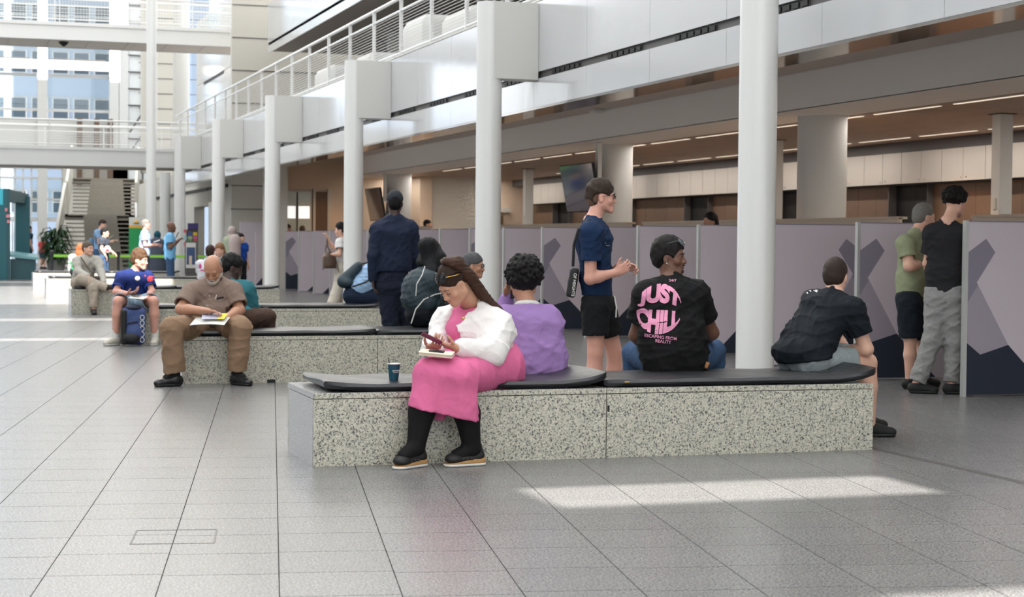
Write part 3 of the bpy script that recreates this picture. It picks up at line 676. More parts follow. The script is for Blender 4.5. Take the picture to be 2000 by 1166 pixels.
# ================================================================ implicit-surface modeller for people
def V(*a): return np.array(a, float)
def nrm(v): v=np.asarray(v,float); return v/max(np.linalg.norm(v),1e-9)
class Blob:
    def __init__(s): s.ops=[]
    def _a(s, lo, hi, fn, k, mode): s.ops.append((lo,hi,fn,k,mode)); return s
    def cone(s, a, b, ra, rb=None, k=.02, mode='u', flat=None, cut=None):
        """round cone a->b; flat=(axis,scale) squeezes it along axis; cut=list of (point, outward normal)"""
        a=np.asarray(a,float); b=np.asarray(b,float); rb=ra if rb is None else rb
        R=max(ra,rb); lo=np.minimum(a,b)-R; hi=np.maximum(a,b)+R
        n=sc=None
        if flat is not None: n=nrm(flat[0]); sc=flat[1]; a2=a+n*(np.dot(a,n)/sc-np.dot(a,n)); b2=b+n*(np.dot(b,n)/sc-np.dot(b,n))
        else: a2,b2=a,b
        if sc and sc>1: lo=lo-R*(sc-1); hi=hi+R*(sc-1)
        ba=b2-a2; l2=max(ba@ba,1e-8)
        def fn(P):
            if n is not None: P=P+(P@n)[...,None]*(n*(1/sc-1)) 
            pa=P-a2; t=np.clip(pa@ba/l2,0,1)
            d=np.sqrt(((pa-t[...,None]*ba)**2).sum(-1))-(ra+(rb-ra)*t)
            if sc: d=d*min(1,sc) if sc<1 else d
            return d
        if cut:
            f0=fn
            def fn(P):
                d=f0(P)
                for p,nn in cut: d=np.maximum(d,(P-np.asarray(p,float))@nrm(nn))
                return d
        return s._a(lo,hi,fn,k,mode)
    def chain(s, pts, rs, k=.02, **kw):
        for i in range(len(pts)-1): s.cone(pts[i],pts[i+1],rs[i],rs[i+1],k,**kw)
        return s
    def ell(s, c, r, k=.02, mode='u', M3=None):
        c=np.asarray(c,float); r=np.asarray(r,float); Rm=np.eye(3) if M3 is None else np.asarray(M3)   # columns = local axes
        e=np.abs(Rm)@r
        def fn(P):
            q=(P-c)@Rm; k0=np.sqrt(((q/r)**2).sum(-1)); k1=np.sqrt(((q/(r*r))**2).sum(-1))
            return k0*(k0-1)/np.maximum(k1,1e-6)
        return s._a(c-e,c+e,fn,k,mode)
    def box(s, c, r, k=.01, mode='u', M3=None, rd=.01):
        c=np.asarray(c,float); r=np.asarray(r,float); Rm=np.eye(3) if M3 is None else np.asarray(M3)
        e=np.abs(Rm)@r
        def fn(P):
            q=np.abs((P-c)@Rm)-(r-rd); return np.sqrt((np.maximum(q,0)**2).sum(-1))+np.minimum(q.max(-1),0)-rd
        return s._a(c-e,c+e,fn,k,mode)
    def plane(s, p, n, k=.0):
        """keep the side opposite to n"""
        p=np.asarray(p,float); n=nrm(n); return s._a(None,None,lambda P:(P-p)@n,k,'i')
    def noise(s, amp, freq, seed=0, stretch=(1,1,1), lo=None, hi=None):
        rs=np.random.RandomState(seed); D=rs.normal(size=(9,3)); D/=np.linalg.norm(D,axis=1)[:,None]; D*=freq*rs.uniform(.6,1.7,(9,1))*np.asarray(stretch); ph=rs.uniform(0,6.28,9)
        def fn(P):
            o=0
            for i in range(9): o=o+np.sin(P@D[i]+ph[i]+1.3*np.sin(P@D[(i+4)%9]*.7+ph[(i+3)%9]))
            return o*(amp/4.5)
        return s._a(lo,hi,fn,0,'n')
    def fold(s, amp, freq, seed=0, tilt=.5):
        """cloth folds: warped ridges that run mostly across the body"""
        rs=np.random.RandomState(seed); K=[]
        for i in range(6):
            d=nrm(V(rs.normal()*tilt,rs.normal()*tilt,1 if i%3 else .35)); K.append((d*freq*rs.uniform(.55,1.5),rs.normal(size=3)*freq*.35,rs.uniform(0,6.28,2)))
        def fn(P):
            o=0
            for d,w,ph in K: r=1-np.abs(np.sin(P@d+1.6*np.sin(P@w+ph[1])+ph[0])); o=o+r*r*np.clip(np.sin(P@(w*.8)+ph[0]*2)+.35,0,1)
            return -(o-.12)*(amp/1.6)
        return s._a(None,None,fn,0,'n')
    def mesh(s, h):
        los=[o[0] for o in s.ops if o[0] is not None and o[4]=='u']; his=[o[1] for o in s.ops if o[0] is not None and o[4]=='u']
        h=h*(1.17 if h>.004 else 1)
        m=h*3
        lo=np.min(los,0)-m; hi=np.max(his,0)+m
        N=np.ceil((hi-lo)/h).astype(int)+1
        ax=[lo[i]+h*np.arange(N[i]) for i in range(3)]
        F=np.full(N,.5,np.float32)
        for l,u,fn,k,mode in s.ops:
            if l is None: i0=np.zeros(3,int); i1=N
            else:
                mm=k+2.5*h
                i0=np.clip(np.floor((l-mm-lo)/h).astype(int),0,N-1); i1=np.clip(np.ceil((u+mm-lo)/h).astype(int)+1,1,N)
            if (i1<=i0).any(): continue
            sl=tuple(slice(a,b) for a,b in zip(i0,i1)); sub=F[sl]
            if mode=='n' or l is None:
                msk=np.abs(sub)<.06 if mode=='n' else np.ones(sub.shape,bool)
                ii=np.nonzero(msk)
                P=np.stack([ax[j][i0[j]:i1[j]][ii[j]] for j in range(3)],-1)
                d=fn(P).astype(np.float32); o=sub[ii]
                sub[ii]= o+d if mode=='n' else np.maximum(o,d)
                continue
            P=np.stack(np.meshgrid(*[ax[j][i0[j]:i1[j]] for j in range(3)],indexing='ij'),-1)
            d=fn(P).astype(np.float32)
            kk=max(k,1e-5)
            if mode=='u':
                hh=np.maximum(kk-np.abs(sub-d),0)/kk; F[sl]=np.minimum(sub,d)-hh*hh*kk*.25
            elif mode=='s':
                d=-d; hh=np.maximum(kk-np.abs(sub-d),0)/kk; F[sl]=np.maximum(sub,d)+hh*hh*kk*.25
        return surfnet(F,lo,h)
def surfnet(F,lo,h):
    S_=F<0; n=S_.shape
    c=[S_[i:n[0]-1+i,j:n[1]-1+j,k:n[2]-1+k] for i in(0,1) for j in(0,1) for k in(0,1)]
    al=c[0].copy(); an=c[0].copy()
    for q in c[1:]: al&=q; an|=q
    act=an&~al; idx=np.full(act.shape,-1,np.int64); I=np.argwhere(act); idx[act]=np.arange(len(I))
    pos=np.zeros((len(I),3)); cnt=np.zeros(len(I))
    cor=[(i,j,k) for i in(0,1) for j in(0,1) for k in(0,1)]
    vals={q:F[I[:,0]+q[0],I[:,1]+q[1],I[:,2]+q[2]].astype(float) for q in cor}
    for a in cor:
        for d in range(3):
            if a[d]==0:
                b=list(a); b[d]=1; b=tuple(b); va,vb=vals[a],vals[b]; m=(va<0)!=(vb<0)
                t=va[m]/(va[m]-vb[m]); p=np.tile(np.array(a,float),(m.sum(),1)); p[:,d]=t
                pos[m]+=p; cnt[m]+=1
    Vt=lo+h*(I+pos/cnt[:,None])
    Q=[]
    for d in range(3):
        o1,o2=[(1,2),(2,0),(0,1)][d]
        a=[slice(None)]*3; b=[slice(None)]*3; a[d]=slice(0,-1); b[d]=slice(1,None)
        A=S_[tuple(a)]; B=S_[tuple(b)]
        E=np.argwhere(A!=B)
        ok=(E[:,o1]>0)&(E[:,o2]>0)&(E[:,o1]<n[o1]-1)&(E[:,o2]<n[o2]-1); E=E[ok]
        fl=A[E[:,0],E[:,1],E[:,2]]
        def g(da,db):
            q=E.copy(); q[:,o1]+=da; q[:,o2]+=db; return idx[q[:,0],q[:,1],q[:,2]]
        q=np.stack([g(-1,-1),g(0,-1),g(0,0),g(-1,0)],1); q[~fl]=q[~fl][:,::-1]; Q.append(q)
    return Vt,np.concatenate(Q)
def mk(name, parts, m, parent=None, smooth=True):
    """parts: list of (V,Q) joined in one mesh object"""
    vs=[];qs=[];n=0
    for Vv,Qq in parts:
        if len(Vv)==0: continue
        vs.append(Vv); qs.append(Qq+n); n+=len(Vv)
    if not vs: print('EMPTY',name); return None
    Vv=np.concatenate(vs); Qq=np.concatenate(qs)
    me=bpy.data.meshes.new(name); me.vertices.add(len(Vv)); me.vertices.foreach_set('co',Vv.astype(np.float32).ravel())
    me.loops.add(Qq.size); me.loops.foreach_set('vertex_index',Qq.ravel().astype(np.int32))
    me.polygons.add(len(Qq)); me.polygons.foreach_set('loop_start',np.arange(0,Qq.size,4,dtype=np.int32)); me.polygons.foreach_set('loop_total',np.full(len(Qq),4,np.int32))
    me.polygons.foreach_set('use_smooth',np.ones(len(Qq),bool)); me.update(calc_edges=True)
    me.materials.append(m)
    return link(name,me,parent)
# ---------------------------------------------------------------- anatomy
def frame(fwd, up=(0,0,1)):
    y=nrm(fwd); x=nrm(np.cross(y,up)); z=np.cross(x,y); return np.stack([x,y,z],1)   # columns: right, forward, up
class Head:
    """c: centre of head, fwd: where the face looks, up"""
    def __init__(s,c,fwd,up=(0,0,1),sc=1.): s.c=np.asarray(c,float); s.M=frame(fwd,up); s.k=sc
    def p(s,x,y,z): return s.c+s.M@(np.array((x,y,z),float)*s.k)
    def e(s,B,c,r,k=.01,mode='u',rx=0,rz=0):
        M3=s.M
        if rx or rz:
            cx,sx,cz,sz=math.cos(rx),math.sin(rx),math.cos(rz),math.sin(rz)
            M3=s.M@np.array([[cz,-sz,0],[sz,cz,0],[0,0,1]])@np.array([[1,0,0],[0,cx,-sx],[0,sx,cx]])
        B.ell(s.p(*c),np.array(r)*s.k,k*s.k,mode,M3)
    def co(s,B,a,b,ra,rb,k=.01,mode='u'): B.cone(s.p(*a),s.p(*b),ra*s.k,rb*s.k,k*s.k,mode)
def skull(B,H,fat=0,nose=1.,detail=True,neck=None,nr=.055):
    e=H.e
    e(B,(0,-.014,.038),(.075,.096,.086),.01); e(B,(0,.022,-.005),(.066+fat*.3,.068,.082),.03)
    H.co(B,(.046+fat,.002,-.052),(.012,.068,-.094),.026+fat*.6,.021,.025); H.co(B,(-.046-fat,.002,-.052),(-.012,.068,-.094),.026+fat*.6,.021,.025)
    e(B,(0,.066,-.094),(.022,.018,.018),.02)
    if detail:
        e(B,(0,.074,-.055),(.030,.020,.030),.02)
        for q in (-1,1):
            e(B,(q*.036,.058,-.028),(.026+fat,.026,.024),.02)
            e(B,(q*.031,.098,.008),(.017,.014,.012),.012,'s')
            e(B,(q*.078,-.008,-.008),(.009,.019,.031),.008); e(B,(q*.087,-.004,-.006),(.006,.010,.019),.005,'s')
            e(B,(q*.013,.094,-.034),(.009,.010,.008),.008)
        H.co(B,(-.036,.080,.026),(.036,.080,.026),.010,.010,.014)
        H.co(B,(0,.085,.012),(0,.106*nose,-.030),.008,.0115,.012)
        e(B,(0,.0925,-.057),(.020,.0065,.0048),.006); e(B,(0,.091,-.067),(.017,.0070,.0055),.006); e(B,(0,.0995,-.0615),(.022,.004,.0012),.003,'s')
    else:
        for q in (-1,1): e(B,(q*.078,-.008,-.008),(.009,.019,.031),.008)
        H.co(B,(0,.085,.012),(0,.106*nose,-.030),.009,.013,.014); e(B,(0,.076,-.058),(.028,.020,.026),.02)
    if neck is not None: B.cone(H.p(0,-.022,-.045),neck,nr,nr*1.12,.03)
def face_parts(H,par,skin_lip,brow,eye=True,look=0,browth=.0035,closed=False):
    for q in (-1,1):
        B=Blob(); 
        for a,b in (((.013,.0945,.024),(.031,.0935,.029)),((.031,.0935,.029),(.049,.080,.024))): H.co(B,(q*a[0],a[1],a[2]),(q*b[0],b[1],b[2]),browth,browth*.8,.003)
        mk('eyebrow',[B.mesh(.0025)],brow,par)
        if eye:
            B=Blob(); H.e(B,(q*.031,.0775,.007),(.0120,.0122,.0120 if not closed else .0105),0); o=mk('eye',[B.mesh(.0028)],mat('eye_white',(178,170,164),.3),par)
            if closed: B=Blob(); H.co(B,(q*.018,.0885,-.001),(q*.031,.0925,-.0045),.0016,.0022,.001); H.co(B,(q*.031,.0925,-.0045),(q*.046,.0845,-.001),.0022,.0018,.001); mk('eyelash',[B.mesh(.002)],mat('lash_black',(14,11,10),.7),par)
            if not closed:
                B=Blob(); H.e(B,(q*.031+look,.0872,.006),(.0055,.0045,.0055),0); mk('iris',[B.mesh(.0018)],mat('iris_dark',(26,18,14),.15),o)
    B=Blob(); H.e(B,(0,.0935,-.0565),(.0205,.0060,.0042),.003); H.e(B,(0,.0925,-.067),(.0175,.0062,.0052),.003); H.e(B,(0,.1005,-.0615),(.021,.005,.0010),.001,'s')
    mk('lips',[B.mesh(.0022)],skin_lip,par)
def lids(B,H,closed=False):
    for q in (-1,1):
        H.e(B,(q*.031,.0770,.0100 if not closed else .006),(.0145,.0140,.0125 if closed else .0105),.004)
        if not closed: H.e(B,(q*.031,.0775,-.004),(.0142,.0128,.0065),.004)
def hand(B,w,fwd,palm,curl=(.3,.35,.4,.45),thumb=.5,side=1,sz=1.,spread=.12,thr=.3,k=.006):
    """w wrist, fwd direction to knuckles, palm = direction the palm faces, side=+1: thumb on the (fwd x palm) side"""
    f=nrm(fwd); p=nrm(np.asarray(palm,float)-f*np.dot(palm,f)); t=np.cross(f,p)*side; w=np.asarray(w,float)
    B.box(w+f*.045*sz, (np.array([.040,.046,.013]))*sz, .012, 'u', np.stack([t,f,p],1), .011*sz)
    B.cone(w-f*.02*sz,w+f*.02*sz,.024*sz,.024*sz,.02,flat=(p,.75))
    kn=[(.030,.088,.0090,(.040,.026,.020)),(.010,.093,.0092,(.045,.029,.021)),(-.011,.089,.0088,(.041,.027,.020)),(-.030,.080,.0078,(.032,.021,.018))]
    for i,(a,b,r,L) in enumerate(kn):
        q=w+t*a*sz+f*b*sz; d=nrm(f+t*spread*(1.2-i*.8)); ang=curl[i]
        B.cone(q-f*.025*sz,q,r*sz*1.05,r*sz,k)
        for j in range(3):
            c_,s_=math.cos(ang*(1 if j else 1)),math.sin(ang)
            d2=nrm(d*c_+p*s_) if j==0 else nrm(rotv(d2,np.cross(d2,p) if np.linalg.norm(np.cross(d2,p))>.05 else np.cross(f,p),curl[i]*1.15))
            e=q+d2*L[j]*sz; B.cone(q,e,r*sz*(1-.07*j),r*sz*(1-.07*(j+1)),k*.6); q=e
    q=w+t*.026*sz+f*.018*sz; d=nrm(f*(.75-thr)+t*.75+p*thumb*.6)
    for L,r in ((.036,.0125),(.030,.0100),(.024,.0090)):
        e=q+d*L*sz; B.cone(q,e,r*sz,r*.9*sz,k); q=e; d=nrm(d+f*.35+p*thumb*.35-t*.25*thumb)
def rotv(v,ax,a):
    ax=nrm(ax); return v*math.cos(a)+np.cross(ax,v)*math.sin(a)+ax*np.dot(ax,v)*(1-math.cos(a))
def shoe(par,an,toe,m,sole,L=.27,h=.085,w=.048,name='shoe',solem=None,z0=None,hs=.006):
    """ankle point and toe direction; sole rests at z0"""
    an=np.asarray(an,float); d=np.asarray(toe,float); d=nrm(d); up=V(0,0,1); r=nrm(np.cross(d,up)); up=np.cross(r,d)
    z=an[2] if z0 is None else z0
    base=V(an[0],an[1],z); Fm=np.stack([r,d,up],1)
    p=lambda x,y,zz: base+Fm@V(x,y,zz)
    B=Blob(); hl=-.07
    B.ell(p(0,hl+.045,.05),V(w*.8,.055,.055),.03,'u',Fm); B.cone(p(0,hl+.05,.05),p(0,hl+L-.05,.036),w*.80,w*.78,.03,flat=(up,.85)); B.ell(p(0,hl+L-.05,.034),V(w*.88,.052,.030),.02,'u',Fm)
    B.cone(p(0,-.005,.05),p(0,-.01,h+.02),.044,.042,.02); B.cone(p(0,.0,.075),p(0,.09,.050),.040,.036,.03)
    B.plane(p(0,0,.012),-up); B.plane(p(0,0,h+.012),up)
    o=mk(name,[B.mesh(hs)],m,par)
    B=Blob(); B.cone(p(0,hl+.045,.014),p(0,hl+L-.05,.014),w*.85,w*.98,.02,flat=(up,.5))
    B.plane(p(0,0,0.001),-up); B.plane(p(0,0,.028),up)
    mk('sole',[B.mesh(hs)],solem or sole,o); return o
SK=dict(light=(214,168,146),tan=(176,128,102),pink=(206,152,134),brown=(104,70,54),dark=(62,42,36),mid=(186,140,114))
def skin(n): return mat('skin_'+n,SK[n],.48,bump=.06,bscale=500,sheen=.05,var=.07,vscale=14)
def cloth(n,c,rough=.85,wr=.5,wrs=8,bump=.12,bs=500): return mat('cloth_'+n,c,rough,bump=bump,bscale=bs,wr=wr,wrs=wrs,spec=.2)
def hairm(n,c): 
    if 'hair_'+n in MATS: return MATS['hair_'+n]
    m=mat('hair_'+n,c,.62,spec=.25,var=.4,vscale=90,bump=1,bscale=1); nt=m.node_tree; tc=[q for q in nt.nodes if q.type=='TEX_COORD'][0]
    mp=nt.nodes.new('ShaderNodeMapping'); mp.inputs['Scale'].default_value=(330,330,26); nt.links.new(tc.outputs['Object'],mp.inputs[0])
    for q in nt.nodes:
        if q.type=='TEX_NOISE':
            nt.links.new(mp.outputs[0],q.inputs['Vector']); q.inputs['Scale'].default_value=1
    return m
def limbrep(n,J):
    pass
def shirt_body(B,J,r,fl,fw,k=.06):
    """torso from pelvis to shoulders. J has pelvis, waist, chest, shL, shR, neck; r=(hip,waist,chest); fl = flattening, fw = forward axis"""
    side=nrm(J['shR']-J['shL'])
    wd=lambda c,rr,f: (c-side*rr*(1-f),c+side*rr*(1-f),rr*f)
    pts=[('pelvis',r[0]),('waist',r[1]),('chest',r[2])]
    for (na,ra),(nb,rb) in zip(pts,pts[1:]):
        for q in (-1,0,1):
            B.cone(J[na]+side*q*ra*fl,J[nb]+side*q*rb*fl,ra*(1-fl*.92),rb*(1-fl*.92),k)
    ra=r[2]
    for q in ('shL','shR'):
        B.cone(J['chest']+(J[q]-J['chest'])*.25,J[q],r[2]*(1-fl)*.98,.062,k)
        B.cone(J['neck'],J[q],.05,.058,k)
def pose_person(name,label,J,skinn,hs=.009,group=None,fat=0,arms=('L','R'),legs=('L','R'),skin_parts=(),neckr=.055,hsz=1.,detail=True,armr=(.052,.042,.030),legr=(.085,.058,.042),handargs={},closed=False,armh=None,headfwd=None,headup=(0,0,1),headsc=1.,base=None,nose=1.):
    """creates root + body mesh. J: joints (world). returns root, Head"""
    base=base if base is not None else (J['pelvis'][0],J['pelvis'][1],0)
    root=thing('person',tuple(base),label,'person',group)
    H=Head(J['head'],headfwd,headup,headsc); S_=skin(skinn); parts=[]
    B=Blob(); skull(B,H,fat,nose,detail,J['neck'],neckr)
    if detail: lids(B,H,closed)
    parts.append(B.mesh(max(.0044,hs*.58) if detail else hs*.8))
    B=Blob()
    B.cone(J['neck'],J['chest'],.07,.10,.04); B.cone(J['chest'],J['pelvis'],.10,.11,.04); B.cone(J['shL'],J['shR'],.04,.04,.03); B.cone(J['neck']+(J['head']-J['neck'])*.15,J['neck'],neckr,neckr*1.25,.03)
    for s in legs:
        if 'hip'+s in J:
            B.cone(J['pelvis'],J['hip'+s],.09,.085,.03); B.cone(J['hip'+s],J['knee'+s],legr[0],legr[1],.02)
            if 'ank'+s in J:
                B.cone(J['knee'+s],J['knee'+s]*.65+J['ank'+s]*.35,legr[1]*.97,legr[1]*1.02,.02); B.cone(J['knee'+s]*.65+J['ank'+s]*.35,J['ank'+s],legr[1]*1.0,legr[2]*.85,.02)
                B.cone(J['ank'+s],J['ank'+s]+nrm(J['toe'+s])*.05-V(0,0,.045),legr[2]*.75,.028,.02)
    parts.append(B.mesh(max(hs*1.2,.011)))
    for s in arms:
        if 'el'+s not in J: continue
        B=Blob(); B.cone(J['sh'+s],J['el'+s],armr[0],armr[1],.02); m_=J['el'+s]*.7+J['wr'+s]*.3
        B.cone(J['el'+s],m_,armr[1],armr[1]*1.0,.02); B.cone(m_,J['wr'+s],armr[1],armr[2]*.88,.02)
        ha=dict(fwd=J['wr'+s]-J['el'+s],palm=V(0,0,-1),side=-1 if s=='L' else 1,sz=hsz); ha.update(handargs.get(s,{}))
        hand(B,J['wr'+s],**ha)
        parts.append(B.mesh(armh or max(.0056,hs*.72)))
    mk('body',parts,S_,root)
    return root,H
def sleeve(B,J,s,r0,r1,frac,k=.03,long=False,inner=True):
    a,b,c=J['sh'+s],J['el'+s],J['wr'+s]
    if not long:
        e=a+(b-a)*frac; B.cone(a,e+(b-a)*.05,r0,r1,k,cut=[(e,b-a)])
        if inner: B.cone(a+(b-a)*(frac-.10),a+(b-a)*(frac+.12),r1-.008,r1-.006,.003,'s')
    else:
        B.cone(a,b,r0,r1,k); e=b+(c-b)*frac; B.cone(b,e,r1,long,k)
def torso_blob(J,r,fl,k=.06): B=Blob(); shirt_body(B,J,r,fl,None,k); return B
def ctr(*p): return sum(p)/len(p)
# ================================================================ clothing and hair builders
RH=np.array((math.cos(YAW),-math.sin(YAW),0.)); FH=np.array((math.sin(YAW),math.cos(YAW),0.)); ZZ=V(0,0,1)
def D(r,f,z=0): return RH*r+FH*f+ZZ*z      # direction: right in view, away from view, up
def fill(J):
    pv,nk=J['pelvis'],J['neck']
    J.setdefault('waist',pv*.62+nk*.38); J.setdefault('chest',pv*.28+nk*.72)
    for s in 'LR':
        if 'hip'+s not in J: 
            sd=nrm(J['sh'+s]-(J['shL']+J['shR'])/2); sd[2]=0; J['hip'+s]=pv+nrm(sd)*.10
    return J
def endcut(B,a,b,fr,r,th=.012):
    u=nrm(b-a); e=a+(b-a)*fr; B.cone(e-u*.02,e+u*.10,r*1.35,r*1.35,.001,'s',cut=[(e,-u)]); B.cone(e-u*.05,e+u*.06,r-th-.003,r-th,.004,'s')
def shirt(root,J,m,r=(.17,.165,.185),fl=.45,sl=.5,sr=(.075,.068),longr=None,hem=None,name='shirt',hs=.009,wr=.004,neckcut=.062,k=.06,extra=None,hemn=None,collar=None,lfrac=.93,inner=True):
    B=Blob(); shirt_body(B,J,r,fl,None,k)
    if extra: extra(B)
    up=nrm(J['neck']-J['pelvis'])
    hp=hem if hem is not None else J['pelvis']-up*.02
    for s in 'LR':
        if 'el'+s in J: 
            if longr: B.cone(J['sh'+s],J['sh'+s]*.6+J['el'+s]*.4,sr[0],sr[0]*.7+sr[1]*.3,.035)
            else: B.cone(J['sh'+s],J['sh'+s]+(J['el'+s]-J['sh'+s])*(sl+.06),sr[0],sr[1],.035)
    hd=nrm(J['head']-J['neck'])
    if neckcut: B.cone(J['neck']+hd*.005,J['neck']+hd*.16,neckcut,neckcut*1.25,.01,'s')
    if wr: B.fold(wr*2.1,30,int(abs(J['head'][0])*100)%97); B.noise(wr*.8,15,5+int(abs(J['head'][1])*100)%89)
    B.plane(hp,hemn if hemn is not None else -up)
    if longr:
        for s in 'LR':
            if 'el'+s in J: sleeve(B,J,s,sr[0],sr[1],lfrac,.02,long=longr)
        if wr: B.fold(wr*.9,40,7)
    if not longr:
        for s in 'LR':
            if 'el'+s in J: endcut(B,J['sh'+s],J['el'+s],sl,sr[1])
    o=mk(name,[B.mesh(hs)],m,root)
    if collar:
        B=Blob(); n=14; c=J['neck']+hd*.012; a=nrm(np.cross(hd,V(0,1,.2))); b=np.cross(hd,a)
        rr=neckcut*1.02
        pts=[c+(a*math.cos(2*PI*i/n)+b*math.sin(2*PI*i/n))*rr for i in range(n+1)]
        for i in range(n): B.cone(pts[i],pts[i+1],.008,.008,.004)
        mk('collar',[B.mesh(.004 if hs<.0105 else .006)],collar,root)
    return o
def pants(root,J,m,rp=.165,rt=(.098,.072),ra=.06,frac=None,fl=.42,name='trousers',hs=.010,wr=.004,top=None,legs='LR',extra=None,k=.04,belt=.02,flare=1.):
    """frac: None = full length; >0..1 = portion of the thigh (shorts)"""
    B=Blob(); side=nrm(J['shR']-J['shL']); side[2]*=.3; side=nrm(side); up=nrm(J['waist']-J['pelvis'])
    for q in (-1,0,1): B.cone(J['pelvis']+side*q*rp*fl-up*.0,J['pelvis']+up*.12+side*q*rp*fl*.9,rp*(1-fl*.8),rp*(1-fl*.9)*.95,k)
    if extra: extra(B)
    B.plane(J['pelvis']+up*(.10 if top is None else top),up)
    for s in legs:
        h,kn=J['hip'+s],J['knee'+s]
        if frac: 
            e=h+(kn-h)*frac; B.cone(h,e+(kn-h)*.10,rt[0],rt[1]*flare,k)
        else:
            an=J['ank'+s]; B.cone(h,kn,rt[0],rt[1],k); 
            e=an+nrm(kn-an)*.03; B.cone(kn,e-nrm(kn-an)*.03,rt[1],ra,.02,cut=[(e,an-kn)])
    if wr: B.fold(wr*2.0,28,3+int(abs(J['head'][0])*100)%97,.7); B.noise(wr*.6,15,8)
    if frac:
        for s in legs: endcut(B,J['hip'+s],J['knee'+s],frac,rt[1]*flare)
    return mk(name,[B.mesh(hs)],m,root)
def hair(root,H,m,style='short',name='hair',hs=.0055,seed=1,**kw):
    B=Blob(); e=H.e
    if style in('short','fade','crop'):
        t=kw.get('t',.012); top=kw.get('top',.0)
        e(B,(0,-.016,.046),(.075+t*.8,.098+t,.088+t+top),.01)
        e(B,(0,-.055,-.01),(.068+t*.5,.058+t*.6,.070),.03)
        B.noise(kw.get('n',.003),95,seed)
        # cut away face, and below the nape
        hl=kw.get('hl',.052); f=kw.get('front',.055)
        e(B,(0,.100,hl-.085),(.105,.072+f*.0,.088),.006,'s')
        B.plane(H.p(0,0,kw.get('nape',-.062)),H.M@V(0,.35,-1))
        for q in (-1,1):
            e(B,(q*.080,.006,-.020),(.022,.036,.040),.004,'s')
            if kw.get('fade'): e(B,(q*.088,-.01,-.012),(.032,.085,.050),.004,'s'); e(B,(0,-.10,-.045),(.08,.05,.045),.006,'s')
    elif style=='afro':
        rr=kw.get('r',(.115,.125,.13)); c=kw.get('c',(0,-.025,.05)); e(B,c,rr,.01)
        rs=np.random.RandomState(seed); n=kw.get('nb',140)
        for i in range(n):
            d=nrm(rs.normal(size=3)); 
            if d[2]<-.6: continue
            p=np.array(c)+d*np.array(rr)*rs.uniform(.93,1.06); H.e(B,tuple(p),(rs.uniform(.008,.017),)*3,.006)
        B.noise(.005,130,seed)
        e(B,(0,.125,-.045),(.10,.085,.100),.006,'s'); B.plane(H.p(0,-.02,kw.get('nape',-.085)),H.M@V(0,.3,-1))
    elif style=='ring':
        e(B,(0,-.018,.030),(.082,.103,.089),.01); e(B,(0,.10,.03),(.2,.115,.2),.004,'s'); e(B,(0,-.0,.125),(.085,.12,.078),.006,'s')
        B.noise(.0015,150,seed); B.plane(H.p(0,0,-.06),H.M@V(0,.3,-1))
        for q in (-1,1): e(B,(q*.082,.004,-.012),(.020,.030,.036),.004,'s')
    elif style=='long':
        t=.014; e(B,(0,-.016,.044),(.086,.108,.098),.01); L=kw.get('L',.30)
        for q in (-1,0,1): B.cone(H.p(q*.045,-.05,.0),H.p(q*.05,-.075,-.1),.05,.045,.03)
        if kw.get('pts') is not None:
            for row in kw['pts']: B.chain([np.asarray(p,float) for p in row[0]],row[1],.02)
        else: 
            for q in (-1,0,1): B.cone(H.p(q*.045,-.07,-.08),H.p(q*.05,-.085,-L),.045,.025,.03)
        e(B,(0,.115,-.045),(.062,.085,.105),.01,'s'); B.noise(.003,60,seed,(3,3,.6))
    return mk(name,[B.mesh(hs)],m,root)
def cap(root,H,m,back=True,brim=1,hs=.006,name='cap'):
    B=Blob(); H.e(B,(0,-.012,.045),(.088,.110,.098),.01); B.plane(H.p(0,0,.022),-(H.M@V(0,.05,1)))
    if back: H.e(B,(0,-.115*brim,.035),(.034,.04,.026),.004,'s')
    o=mk(name,[B.mesh(hs)],m,root)
    B=Blob(); H.e(B,(0,.13*brim,.030),(.070,.075,.007),.01); mk('brim',[B.mesh(.004)],m,o); return o
def scarf(root,H,J,m,hs=.009,drape=None,name='headscarf'):
    B=Blob(); H.e(B,(0,-.012,.03),(.094,.118,.118),.01); B.cone(H.p(0,-.01,-.06),J['neck'],.085,.10,.04)
    B.cone(J['neck'],J['shL'],.09,.07,.05); B.cone(J['neck'],J['shR'],.09,.07,.05)
    if drape: drape(B)
    H.e(B,(0,.12,-.02),(.058,.075,.085),.006,'s'); B.noise(.004,30,2); return mk(name,[B.mesh(hs)],m,root)
